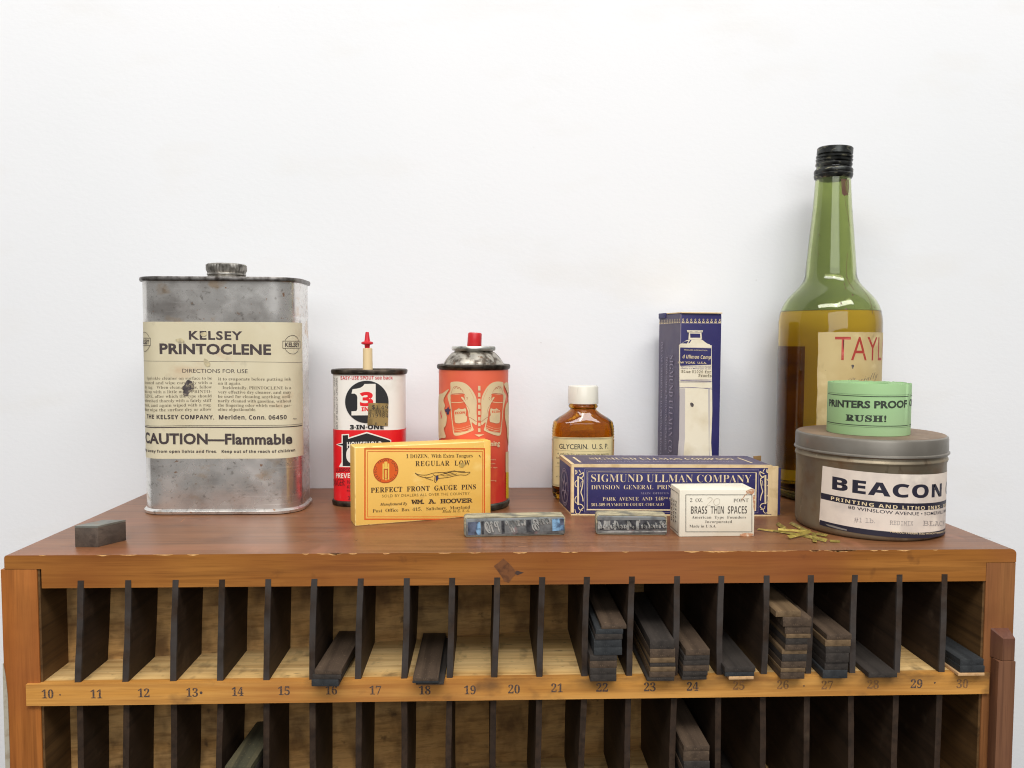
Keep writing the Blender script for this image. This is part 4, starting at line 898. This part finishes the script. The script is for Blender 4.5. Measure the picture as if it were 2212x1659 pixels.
S.text('Blue 01020 for', (276,722), (570,728), 696, FADED, 'mono', 0.01); S.text('Proofs', (444,764), (572,768), 736, FADED, 'mono', 0.01)
S.blob([(362,1040),(378,1032),(396,1050),(392,1074),(372,1072)], stain_m, n=3)
def side_text(t, s0, y0, y1, cap, mt, font):
    za = UP.hit(UZ(100, y0))[1]; zc = UP.hit(UZ(100, y1))[1]; vtext(S, t, s0, zc, za, cap, mt, font, -0.012, up=False)
side_text('SIGMUND ULLMAN CO.', -19.5, 540, 1540, 7.0, lil_m, 'serif'); side_text('DIVISION GENERAL PRINTING INK CORPORATION', -27.0, 560, 1520, 3.4, lil_m, 'serif'); side_text('INKS AND VARNISHES FOR ALL PRINTING PURPOSES', -37.0, 400, 1580, 3.2, lil_m, 'serif')
S.make('printed_decoration', ub)

# ------------------------------------------------------------------ white box
wcard_m = mat('white_card', rgb(230,224,206), 0.6, 0, [dict(c=rgb(216,206,182), s=40, lo=0.5, hi=0.75, a=0.7), dict(c=rgb(188,140,108), s=70, lo=0.68, hi=0.8, a=0.7)], bump=(240, 0.1, 0.2))
A = onz(1467, 1160); B_ = onz(1629, 1158); ang = math.atan2(B_.y-A.y, B_.x-A.x); ww = (B_-A).length
WP = quad(A.x, A.y, ang, ww, 23); wh = WP.hit(RZ(300, 785))[1]
wb = thing('small_carton', 'small white BRASS THIN SPACES box in front of the long navy carton', 'carton', (A.x+25, A.y+11, 0))
card_box('carton_body', WP, 0, wh, wcard_m, wb, 0.6)
S = Sheet(WP, BZ); gk = mat('soft_black_ink', rgb(74,68,60), 0.6, 0, [dict(c=rgb(140,130,112), s=500, lo=0.55, hi=0.7, a=0.6)]); pen_m = mat('pencil', rgb(196,190,174), 0.6)
S.frame(1036, 1544, 1480, 1294, 0.42, gk)
S.text('2  OZ.', (1065,1342), (1150,1342), 1318, gk, 'serif', -0.012); S.text('POINT', (1356,1344), (1456,1342), 1320, gk, 'serif', -0.012)
S.text('BRASS  THIN  SPACES', (1070,1422), (1446,1420), 1372, gk, 'sb', -0.012); S.text('American  Type  Founders', (1076,1454), (1440,1454), 1436, gk, 'serif', -0.01, 1.06); S.text('Incorporated', (1166,1484), (1346,1484), 1466, gk, 'serif', -0.01, 1.06); S.text('Made in U.S.A.', (1060,1514), (1240,1514), 1496, gk, 'serif', -0.01)
S.curve([(1180,1322),(1200,1310),(1214,1322),(1200,1340),(1178,1366),(1200,1364)], 0.25, pen_m); S.curve([(1240,1318),(1222,1340),(1236,1364),(1260,1352),(1262,1324),(1240,1318)], 0.25, pen_m)
rust_m = mat('rusty_smear', rgb(190,140,106), 0.6, 0, [dict(c=rgb(222,206,180), s=400, lo=0.5, hi=0.65)])
S.blob([(1440,1268),(1475,1252),(1496,1262),(1484,1290),(1450,1282)], rust_m); S.blob([(1400,1560),(1440,1552),(1490,1558),(1470,1572),(1410,1572)], rust_m); S.curve([(1410,1330),(1430,1300),(1452,1280)], 0.5, rust_m); S.blob([(1486,1300),(1500,1310),(1500,1400),(1490,1380)], rust_m)
S.line_uv([(-22, 2.2), (-3, 2.2), (-3, wh-3), (-22, wh-3)], 0.4, gk, True)
for i, t in enumerate(('THIN', 'SPACES', 'BRASS')): vtext(S, t, -7-i*5, 7, wh-9, 2.6, gk, 'sb', -0.01)
S.make('printed_decoration', wb)

# ------------------------------------------------------------------ ink tin
TX, TY, TR = 557.7, 65.5, 48.2
tin = thing('ink_tin', 'round grey lidded ink tin with BEACON printing inks label', 'tin', (TX, TY, 0))
tm = mat('dull_tin', rgb(142,130,108), 0.45, 0.5, [dict(c=rgb(112,102,86), s=26, lo=0.4, hi=0.65, a=0.8), dict(c=rgb(122,90,58), s=70, lo=0.52, hi=0.74, a=0.7, d=8), dict(c=rgb(86,72,54), s=(150, 150, 60), lo=0.62, hi=0.74, a=0.7, d=8), dict(c=rgb(186,176,150), s=130, lo=0.66, hi=0.74, a=0.5)], rvar=(60, 0.34, 0.6), bump=(120, 0.15, 0.3))
lm = mat('grey_lid', rgb(138,133,124), 0.4, 0.6, [dict(c=rgb(112,106,96), s=22, lo=0.4, hi=0.65, a=0.8), dict(c=rgb(150,98,66), s=(60, 60, 90), lo=0.64, hi=0.78, a=0.7)], rvar=(60, 0.32, 0.55))
lt = mat('dusty_lid_top', rgb(138,116,96), 0.6, 0.2, [dict(c=rgb(116,96,80), s=30, lo=0.4, hi=0.65), dict(c=rgb(150,130,112), s=80, lo=0.55, hi=0.75, a=0.6)])
LZt = 66.4; zr = ony(*TZ(850, 968), TY-TR).z
b = BM(); lathe(b, TX, TY, [(0.0, 44.5), (0.4, 46.2), (1.6, 47.4), (3.4, 48.0), (5, 48.1), (zr-6.2, 48.1), (zr-5.2, 48.6), (zr-4.2, 49.0), (zr-3.2, 48.7), (zr-2.4, 48.0), (zr-1.0, 47.8), (zr+6, 47.8)], 112); obj('tin_body', b, tm, tin)
b = BM(); R_ = lathe(b, TX, TY, [(zr-0.6, 48.2), (zr-0.9, 49.2), (zr-0.2, 49.8), (zr+0.6, 49.7), (zr+1.2, 49.0), (LZt-2.2, 48.9), (LZt-0.9, 48.5), (LZt-0.15, 47.4), (LZt, 46.2), (LZt-0.1, 30)], 112)
for f in b.faces:
    f.normal_update()
    if abs(f.normal.z) > 0.9 and f.calc_center_median().z > LZt-1: f.material_index = 1
obj('lid', b, [lm, lt], tin)
BP = circle(TX, TY, 48.15, 112); S = Sheet(BP, TZ)
blab_m = mat('stained_white_label', rgb(226,212,198), 0.6, 0, [dict(c=rgb(176,166,160), s=34, lo=0.5, hi=0.72, a=0.75), dict(c=rgb(200,186,174), s=80, lo=0.5, hi=0.75, a=0.6), dict(c=rgb(236,224,208), s=50, lo=0.6, hi=0.75)])
navy_m = mat('navy_ink', rgb(34,32,48), 0.5, 0, [dict(c=rgb(60,56,66), s=200, lo=0.64, hi=0.74, a=0.6)]); typ_m = mat('typed_grey', rgb(164,154,148), 0.6)
tl = BP.hit(TZ(482, 1021)); bl = BP.hit(TZ(458, 1410)); trr = BP.hit(TZ(1320, 1071)); brr = BP.hit(TZ(1315, 1470))
kt = (trr[1]-tl[1])/(trr[0]-tl[0]); kb = (brr[1]-bl[1])/(brr[0]-bl[0]); E_ = 115.0
ztop = lambda s: tl[1]+kt*(s-tl[0]); zbot = lambda s: bl[1]+kb*(s-bl[0])
sE = tl[0]+E_
S.poly_uv([(tl[0], tl[1]), (bl[0], bl[1]), (sE, zbot(sE)), (sE, ztop(sE))], blab_m, 0.08)
S.text('BEACON', (548,1182), (1310,1232), 1094, navy_m, 'sb', 0.018, 1.1, post=' COLORS')
def band(fr_y0, fr_y1, x0, m_):
    a = S.uv((x0, fr_y0[0])); c_ = S.uv((x0, fr_y0[1])); a2 = S.uv((1300, fr_y1[0])); c2 = S.uv((1300, fr_y1[1]))
    k1 = (a2[1]-a[1])/(a2[0]-a[0]); k2 = (c2[1]-c_[1])/(c2[0]-c_[0])
    S.poly_uv([(a[0], c_[1]), (sE, c_[1]+k2*(sE-c_[0])), (sE, a[1]+k1*(sE-a[0])), (a[0], a[1])], m_)
band((1208,1250), (1272,1320), 471, navy_m)
S.text('PRINTING AND LITHO INKS · DR', (540,1258), (1338,1306), 1234, cprint_m, 'sb', -0.005, 1.2, post='Y COLORS')
S.text('88 WINSLOW AVENUE • SOMERVILLE', (660,1320), (1325,1350), 1298, navy_m, 'sans', 0.006, post=' MASS.')
S.text('#1 lb.', (702,1412), (846,1422), 1382, typ_m, 'mono', 0.002); S.text('REDIMIX', (950,1432), (1112,1438), 1402, typ_m, 'mono', 0.002); S.text('BLACK', (1180,1438), (1330,1436), 1404, typ_m, 'mono', 0.002)
band((1398,1432), (1472,1512), 462, navy_m)
S.text('PRODUCTS HEREIN SOLD WITHOUT WARRANT', (954,1486), (1318,1488), 1474, cprint_m, 'sans', 0.01, post='Y OF ANY KIND')
S.poly([(500,1425),(560,1440),(650,1465),(652,1474),(600,1464),(520,1440)], mat('torn_paper', rgb(130,124,118), 0.7))
S.make('paper_label', tin)

# ------------------------------------------------------------------ green paper roll
RX, RY, RR = 554.9, 62.7, 26.7
RP = circle(RX, RY, RR, 96); rt = RP.hit(GZ(1050, 322))[1]; rz0 = LZt+0.05; rt = max(rt, 96)
roll = thing('label_roll', 'roll of pale green PRINTERS PROOF RUSH! labels on the ink tin', 'label roll', (RX, RY, LZt))
grn_m = mat('green_paper', rgb(166,206,148), 0.6, 0, [dict(c=rgb(178,212,164), s=14, lo=0.45, hi=0.65, a=0.6)]); grn2 = mat('green_paper_edges', rgb(140,178,124), 0.7, 0, [dict(c=rgb(104,130,92), s=(900, 900, 20), lo=0.5, hi=0.7)])
b = BM(); wob = lambda i, z: 1.0
R_ = lathe(b, RX, RY, [(rz0, RR-0.1), (rz0+0.15, RR), (rt-0.1, RR), (rt, RR-0.15), (rt-0.5, RR-0.3), (rt-0.4, RR-1.2), (rt-0.7, RR-1.4), (rt-0.2, RR-3), (rt-0.7, RR-3.2), (rt-0.3, RR-5), (rt-0.6, 14), (rt-0.6, 12.5), (rz0+3, 12.5)], 96)
for f in b.faces:
    if f.calc_center_median().z > rt-1.5: f.material_index = 1
rg = random.Random(5)
for v in b.verts:
    if v.co.z > rt-0.3 and (v.co.x-RX) > 6: v.co.z -= rg.random()*0.7
obj('paper_coil', b, [grn_m, grn2], roll)
S = Sheet(RP, GZ); gdark = mat('dark_green_print', rgb(52,62,50), 0.6)
S.text('PRINTERS PROOF', (598,580), (1508,594), 500, gdark, 'sans', 0.04); S.text('O', (1536,582), (1560,580), 502, gdark, 'sans', 0.03, post='K')
S.text('RUSH!', (792,752), (1268,768), 680, gdark, 'serif', 0.03, 1.1)
q = [S.uv((584,784)), S.uv((1524,832)), S.uv((1530,448)), S.uv((588,432))]
zlo = (S.uv((700,806))[1]+S.uv((1400,836))[1])/2; zhi = (S.uv((700,440))[1]+S.uv((1400,446))[1])/2; sl_ = S.uv((582,600))[0]; sr2 = S.uv((1526,640))[0]
S.line_uv([(sl_, zlo), (sr2, zlo), (sr2, zhi), (sl_, zhi)], 0.12, gdark, True)
S.line_uv([(sl_+0.5, zlo+1.1), (sr2-0.6, zlo+1.1)], 0.45, gdark); S.line_uv([(sl_+0.5, zhi-1.1), (sr2-0.6, zhi-1.1)], 0.45, gdark)
w_ = sr2-sl_; s2 = sr2+1.6
S.line_uv([(s2, zlo), (s2+w_, zlo), (s2+w_, zhi), (s2, zhi)], 0.12, gdark, True); S.line_uv([(s2+0.5, zlo+1.1), (s2+w_-0.6, zlo+1.1)], 0.45, gdark); S.line_uv([(s2+0.5, zhi-1.1), (s2+w_-0.6, zhi-1.1)], 0.45, gdark)
S.make('label_print', roll)

# ------------------------------------------------------------------ tall green bottle
WX, WY, WR = 572.3, 165.4, 40.2
zz = lambda y: ony(*DZ(495, y), WY).z
kx = 0.1037
wine = thing('wine_bottle', 'tall green glass bottle of amber liquid with worn TAYLOR label', 'bottle', (WX, WY, 0))
ggl = mat('green_glass', rgb(192,202,148), 0.015, 0, trans=1.0, ior=1.5, bump=((70, 70, 14), 0.25, 0.5)); ggl2 = mat('green_glass_base', rgb(240,240,214), 0.01, 0, trans=1.0, ior=1.5)
out = [(0.0, 33.5), (0.8, 36.0), (3, 38.6), (7, 39.9), (12, WR), (zz(1330), WR), (zz(1290), 39.7), (zz(1250), 38.9), (zz(1215), 37.6), (zz(1180), 35.6), (zz(1150), 33.2), (zz(1120), 30.2), (zz(1090), 26.9), (zz(1065), 24.2), (zz(1040), 22.2), (zz(1010), 20.6), (zz(980), 19.8), (zz(900), 19.2), (zz(800), 18.2), (zz(700), 17.2), (zz(600), 16.2), (zz(500), 15.1), (zz(400), 14.3), (zz(300), 13.7), (zz(285), 13.6), (zz(120), 12.6)]
t = 2.6
zl = zz(1250)
inn = [(zz(120), 10.0), (zz(300), 10.9), (zz(500), 12.3), (zz(700), 14.4), (zz(900), 16.4), (zz(985), 17.2), (zz(1040), 19.6), (zz(1090), 24.2), (zz(1130), 28.8), (zz(1180), 33.0), (zz(1230), 35.8), (zl+0.3, 36.3), (zl, 35.6)]
b = BM(); lathe(b, WX, WY, out+inn, 96)
for f in b.faces:
    if f.calc_center_median().z < zl-1: f.material_index = 1
    if f.calc_center_median().z < 9.5: f.material_index = 2
obj('glass_body', b, [ggl, ggl2, mat('dark_bottle_base', rgb(62,64,30), 0.08, 0, trans=0.6, ior=1.5)], wine, sharp=60)
# the liquid fills the glass: its index is given relative to the glass around it
lin_ = [(16.2, 8.3), (10.2, 18.3), (7.7, 30.2), (9.1, 35.8), (14, WR-t), (zz(1340), WR-t), (zz(1290), 37.2), (zl-0.5, 36.4), (zl-0.1, 36.0)]
b = BM(); lathe(b, WX, WY, lin_, 96); obj('liquid', b, mat('amber_liquid', rgb(255,210,58), 0.0, 0, trans=1.0, ior=1.36/1.5), wine, sharp=60)
cm_ = mat('black_cap_metal', rgb(70,72,70), 0.33, 0.75, [dict(c=rgb(30,30,30), s=150, lo=0.4, hi=0.65), dict(c=rgb(150,146,122), s=(160, 160, 420), lo=0.58, hi=0.70, a=0.85)])  # pale streak layer paints glints of worn metal into the colour
ct = zz(62); cbz = zz(205)
axm = Matrix.Translation((WX+0.3, WY, cbz)) @ Matrix.Rotation(math.radians(2.0), 4, 'Y') @ Matrix.Rotation(math.radians(3), 4, 'X'); H = ct-cbz
cap_p = [(0, 12.4), (0.4, 13.5), (1.6, 14.2), (3.2, 14.1), (3.9, 12.8), (4.7, 14.0), (6.0, 14.3), (6.8, 12.8), (7.5, 14.0), (8.8, 14.2), (9.6, 12.8), (10.4, 13.9), (H-0.9, 13.8), (H-0.2, 13.2), (H, 12.0)]
b = BM(); lathe(b, 0, 0, cap_p, 80, ax=axm, fl=lambda i, z: 1-0.012*(i % 2)*(1 if z > 10 else 0)); obj('screw_cap', b, cm_, wine)
b = BM(); lathe(b, WX+0.2, WY, [(zz(292), 13.8), (zz(280), 14.7), (zz(262), 15.1), (zz(255), 14.6), (zz(248), 15.0), (zz(230), 15.1), (zz(220), 14.4), (zz(212), 13.2)], 80); obj('tamper_ring', b, cm_, wine)
WPf = circle(WX, WY, WR+0.02, 96)
old_m = mat('worn_cream_label', rgb(196,174,124), 0.6, 0, [dict(c=rgb(182,156,104), s=34, lo=0.45, hi=0.7, a=0.8), dict(c=rgb(150,128,88), s=(120, 120, 60), lo=0.62, hi=0.75, a=0.7), dict(c=rgb(222,204,156), s=60, lo=0.58, hi=0.75, a=0.7), dict(c=rgb(80,64,44), s=170, lo=0.71, hi=0.76, a=0.8)])
trd = mat('brick_red_ink', rgb(166,54,44), 0.55, 0, [dict(c=rgb(196,150,110), s=500, lo=0.62, hi=0.74, a=0.7)])
S = Sheet(WPf, TZ); sl_ = S.uv((445, 400))[0]; zt_ = S.uv((600, 88))[1]; zb_ = 40.0; sE = sl_+96
rg = random.Random(2); le = [(sl_+rg.uniform(-0.3, 0.35), zb_+(zt_-zb_)*i/30) for i in range(31)]; te = [(sl_+96*i/40, zt_+rg.uniform(-0.25, 0.2)) for i in range(1, 41)]
S.poly_uv(le+te+[(sE, zb_)], old_m, 0.08)
S.text('TAYL', (564,284), (890,286), 120, trd, 'sans', -0.004, post='OR')
S.text('cially', (742,440), (862,402), 400, FADED, 'script', -0.01, pre='Spe', shear=0.15, cap=5.0)
S.blob([(682,318),(700,318),(696,340),(688,342)], stain_m, n=3); S.blob([(566,432),(590,436),(586,446),(560,444)], stain_m, n=3)
S.make('paper_label', wine)
S = Sheet(WPf); S.rect_uv(119, 17, 164, zz(1510), mat('brown_back_label', rgb(140,118,70), 0.7, 0, [dict(c=rgb(100,84,52), s=60, lo=0.4, hi=0.65)]), 0.08); S.make('back_label', wine)
class Tapered(Prof):
    def radius(s, z):
        for (z0, r0), (z1, r1) in zip(out, out[1:]):
            if z0 <= z <= z1: return r0+(r1-r0)*(z-z0)/max(1e-6, z1-z0)
        return 14
    def pos(s, sv, z, off=0.0):
        a = sv/14.0-math.pi/2; r = s.radius(z)+off; return Vector((WX+r*math.cos(a), WY+r*math.sin(a), z))
    def hit(s, P):
        q = ony(*P, WY-12); r = s.radius(q.z); va = math.atan2(WY-CAM.y, WX-CAM.x)   # side offset across the view direction
        k = ony(*P, WY); t = max(-0.98, min(0.98, (k.x-WX)*0.93/r)); return (math.asin(t)-(math.pi/2-va))*14.0, q.z
    def breaks(s, a, b): return []
NP = Tapered([(WX+14*math.cos(t), WY+14*math.sin(t)) for t in [-math.pi/2+2*math.pi*i/48 for i in range(48)]])
drip = mat('dried_drip', rgb(92,60,46), 0.5); S = Sheet(NP, DZ); S.off = 0.06
def run(pts, w, m_=drip): S = Sheet(NP, DZ); S.off = 0.06; S.curve(pts, w, m_, n=5); S.make('dried_drip', wine)
for k in range(6): run([(575+9*k, 290), (577+9*k, 340), (580+7*k, 385+8*(k % 3)), (584+5*k, 415-6*abs(k-2))], 1.0)
run([(595,430),(606,500),(618,560),(628,640)], 0.28); run([(612,830),(608,900),(604,980),(622,1040),(655,1100)], 0.3); run([(640,1010),(690,1060),(740,1130),(770,1210),(775,1270)], 0.22)
for x, y in ((560,990),(588,1048),(596,1082),(565,1192),(597,1232),(642,1130),(408,820),(788,1218),(415,680)): run([(x, y), (x+5, y+14)], 0.4)

# ------------------------------------------------------------------ lines of metal type wrapped in cord
lead_m = mat('type_metal', rgb(142,146,146), 0.45, 0.6, [dict(c=rgb(92,94,96), s=120, lo=0.45, hi=0.7), dict(c=rgb(168,132,132), s=200, lo=0.6, hi=0.74, a=0.6)])
face_m = mat('type_face_metal', rgb(184,186,182), 0.4, 0.5, [dict(c=rgb(120,122,120), s=200, lo=0.45, hi=0.65)])
dlead_m = mat('dark_type_metal', rgb(92,94,98), 0.5, 0.5, [dict(c=rgb(44,46,50), s=200, lo=0.4, hi=0.65)])
bls_m = mat('blue_stained_metal', rgb(130,172,206), 0.5, 0.1, [dict(c=rgb(70,92,120), s=300, lo=0.4, hi=0.6)]); bls2_m = mat('slate_blue_metal', rgb(98,108,130), 0.5, 0.2, [dict(c=rgb(50,54,66), s=200, lo=0.4, hi=0.65)])
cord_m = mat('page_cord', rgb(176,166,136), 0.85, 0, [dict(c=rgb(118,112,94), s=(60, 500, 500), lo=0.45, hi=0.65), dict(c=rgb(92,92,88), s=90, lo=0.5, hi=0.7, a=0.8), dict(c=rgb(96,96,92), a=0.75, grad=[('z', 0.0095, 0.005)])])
def type_line(name, label, pa, pb, h, d):
    A = onz(*pa); B = onz(*pb); ang = math.atan2(B.y-A.y, B.x-A.x); w = (B-A).length
    t = thing(name, label, 'type line', ((A.x+B.x)/2, (A.y+B.y)/2+d/2, 0), 'lines of metal type tied with cord')
    M_ = frame_mat((A.x, A.y, 0), ang)
    bm = BM(); box(bm, 1.1, w-1.1, 0.0, d, 1.0, h-1.0, 0.5, mat=M_); obj('type_body', bm, lead_m, t)
    bm = BM(); rg = random.Random(len(label))
    for i in range(7):
        y = 0.9+i*(d-1.8)/6; r = 0.72; path = []
        for cx, cz, a0 in ((w-2.2, 2.2, -90), (w-2.2, h-2.2, 0), (2.2, h-2.2, 90), (2.2, 2.2, 180)):
            for k in range(5):
                a = math.radians(a0+22.5*k); path.append((cx+1.5*math.cos(a), y+rg.uniform(-0.25, 0.25)+(0.9*math.sin(cx*0.09+i) if cz > 4 else 0), cz+1.5*math.sin(a)))
        for k in range(1, 5): path.insert(10+k-1, (w-2.2-(w-4.4)*k/5, y+rg.uniform(-0.4, 0.4), h-0.72+rg.uniform(0, 0.25)))
        path.append(path[0]); tube(bm, [M_ @ Vector(p) for p in path], r, 7)
    obj('page_cord', bm, cord_m, t)
    P = quad(A.x, A.y, ang, w, d); return t, P, A, w
t1, P1, A1, w1 = type_line('type_line', 'longer cord tied line of script type with pale blue ends before yellow carton', (1003,1161), (1221,1156), 13.4, 12)
S = Sheet(P1, GS); S.off = 0.1
S.poly([(200,172),(310,164),(318,286),(204,290)], bls2_m); S.blob([(300,172),(316,180),(318,282),(290,284),(276,240),(284,190)], bls_m, n=3); S.poly([(982,140),(1092,134),(1094,246),(986,254)], bls_m); S.poly([(1050,138),(1090,136),(1092,200),(1060,196)], bls2_m)
S.poly([(324,164),(348,162),(352,284),(328,286)], dlead_m); S.poly([(512,156),(540,154),(542,276),(514,280)], dlead_m); S.poly([(742,148),(786,146),(790,262),(746,266)], dlead_m); S.poly([(352,160),(510,152),(512,280),(356,284)], lead_m); S.poly([(542,150),(740,144),(744,268),(546,276)], lead_m); S.poly([(788,142),(978,136),(982,254),(792,264)], lead_m)
for t_, x0, x1, y0, y1, yt in (('Old', 360, 505, 272, 264, 168), ('Man', 548, 738, 268, 252, 160), ('Gun', 792, 968, 250, 238, 142)):
    S.text(t_, (x0,y0), (x1,y1), yt, face_m, 'script', 0.012, flipv=True, depth=0.7)
S.make('type_faces', t1)
t2, P2, A2, w2 = type_line('type_line', 'shorter cord tied line of small mirrored type beside white box', (1287,1155), (1441,1157), 13.9, 12)
S = Sheet(P2, GS); S.off = 0.1
S.poly([(1405,120),(2050,138),(2050,150),(1405,150)], lead_m); S.poly([(1412,152),(2044,150),(2046,236),(1414,244)], dlead_m)
for a, c_ in ((1412,1430),(1466,1526),(1680,1700),(1764,1790),(1560,1580)): S.poly([(a,156),(c_,156),(c_,240),(a,240)], face_m)
S.line([(1408,262),(2048,256)], 0.9, face_m)
S.text("Printer's Machinist", (1425,228), (2038,224), 160, face_m, 'script', 0.006, flipu=True, depth=0.6)
S.make('type_faces', t2)

# ------------------------------------------------------------------ wood type block on the left corner
A = onz(162, 1182); B_ = onz(212, 1182); C_ = onz(273, 1167); hB = ony(162, 1136, A.y).z
blk_m = wood('ink_black_block', rgb(84,74,66), rgb(58,50,46), rgb(110,96,84), 'y', 0.6); blt_m = mat('zinc_face', rgb(140,142,134), 0.4, 0.5, [dict(c=rgb(104,104,98), s=60, lo=0.4, hi=0.65), dict(c=rgb(150,120,90), s=90, lo=0.62, hi=0.75, a=0.6)])
D_ = A+(C_-B_)
bk = thing('type_block', 'dark wooden printing block with grey top on the left corner', 'printing block', ((A.x+C_.x)/2, (A.y+C_.y)/2, 0))
BPf = Prof([A[:2], B_[:2], C_[:2], D_[:2]])
b = BM(); loft(b, BPf, [(0, 0), (hB-1.2, 0)]); bmesh.ops.bevel(b, geom=b.edges[:], offset=0.3, segments=2, profile=0.5, affect='EDGES'); obj('wood_base', b, blk_m, bk)
b = BM(); loft(b, BPf, [(hB-1.15, -0.05), (hB-0.1, -0.05), (hB, -0.25)]); obj('metal_face', b, blt_m, bk)
S = Sheet(BPf, Fr(0,1160,6.144)); S.curve([(1200,1085),(1400,1085),(1540,1030),(1590,940),(1560,840),(1480,790)], 0.18, blk_m); S.off = 0.03; S.make('grain_ring', bk)

# ------------------------------------------------------------------ brass thin spaces
br_m = mat('dull_brass', rgb(170,152,72), 0.42, 0.6, [dict(c=rgb(132,116,56), s=200, lo=0.4, hi=0.65), dict(c=rgb(206,184,96), s=300, lo=0.58, hi=0.72)])
brb_m = mat('bright_brass', rgb(226,204,110), 0.35, 0.6, [dict(c=rgb(190,166,80), s=200, lo=0.45, hi=0.65)])
BS = [((110,580),(535,628),40,0.6,1.0,brb_m,'long bright brass strip pointing left towards the white box'),
      ((640,450),(850,600),110,0.2,0.6,br_m,'short dull brass strip leaning back left over the pile'),
      ((1000,425),(1430,650),80,0.2,0.5,br_m,'dull brass strip tucked against the side of the ink tin'),
      ((545,632),(1130,722),55,0.3,0.6,br_m,'thin brass strip lying low under the front of the pile'),
      ((1300,765),(1975,920),95,0.1,0.4,br_m,'flat brass strip at the bottom right under the ink tin edge'),
      ((1700,720),(1985,775),70,0.3,0.5,br_m,'stubby brass strip touching the base of the ink tin'),
      ((660,602),(1440,655),60,1.4,1.6,brb_m,'brightest brass strip lying across the middle of the pile'),
      ((935,822),(1540,665),115,0.9,1.7,br_m,'wide olive brass strip slanting to the front left'),
      ((1625,665),(1655,925),125,1.8,0.6,br_m,'brass strip pointing straight at the viewer on top of the pile'),
      ((2060,915),(2330,930),60,0.1,0.1,br_m,'faint flat brass strip lying alone in front of the ink tin')]
for pa, pb, w, za, zb2, mt, lab in BS:
    a = onz(*BR(*pa), za); c_ = onz(*BR(*pb), zb2); d = (c_-a); L = d.length; ang = math.atan2(d.y, d.x)
    wd = 2.7; app = w/11.06*0.8848                 # how tall the strip looks decides how far it is turned on its long edge
    if abs(pb[0]-pa[0]) < 80: th = 0.0
    else:
        app *= abs(math.cos(math.atan2(pb[1]-pa[1], pb[0]-pa[0]))); th = 0.0
        while th < 0.65 and (math.sin(th)*3.2+math.cos(th)*0.77)*wd < app: th += 0.02
        if app < 0.77*wd: wd = max(1.6, app/0.77)
    bm = BM(); tilt = math.asin((zb2-za)/L)
    M_ = Matrix.Translation(a) @ Matrix.Rotation(ang, 4, 'Z') @ Matrix.Rotation(-tilt, 4, 'Y') @ Matrix.Translation((0, -wd/2*math.cos(th), 0)) @ Matrix.Rotation(th, 4, 'X')
    box(bm, 0, L, 0, wd, 0, 0.25, 0.06, mat=M_)
    tag(obj('brass_strip', bm, mt, base=a), lab, 'brass strip', 'thin brass spaces in a loose pile by the tin')

scr_l = mat('pale_scratch', rgb(196,140,100), 0.6); scr_d = mat('dark_scratch', rgb(74,48,38), 0.6)
TPL = Plane((0, 0, 0), (1, 0, 0), (0, 1, 0))
for pts, w, m_ in (([(1100,1170),(1130,1172),(1158,1176)],0.35,scr_l), ([(1120,1181),(1140,1180)],0.5,scr_l), ([(1205,1168),(1232,1171)],0.3,scr_l), ([(764,1165),(770,1168),(774,1164)],0.35,scr_d), ([(1228,1094),(1262,1096),(1290,1095)],0.45,scr_d), ([(390,1128),(400,1120)],0.3,scr_l), ([(640,1172),(668,1168)],0.3,scr_l), ([(705,1150),(730,1146)],0.3,scr_d), ([(1340,1180),(1420,1184)],0.3,scr_l), ([(2110,1160),(2140,1163)],0.5,scr_d)):
    S = Sheet(TPL); S.off = 0.02; S.line_uv([TPL.hit(q) for q in pts], [0.05]+[w]*(len(pts)-2)+[0.05] if len(pts) > 2 else w, m_); S.make('scratch', cab)
scene.cycles.use_denoising = True; scene.cycles.filter_width = 1.1
scene.cycles.max_bounces = 14; scene.cycles.transmission_bounces = 12; scene.cycles.transparent_max_bounces = 8
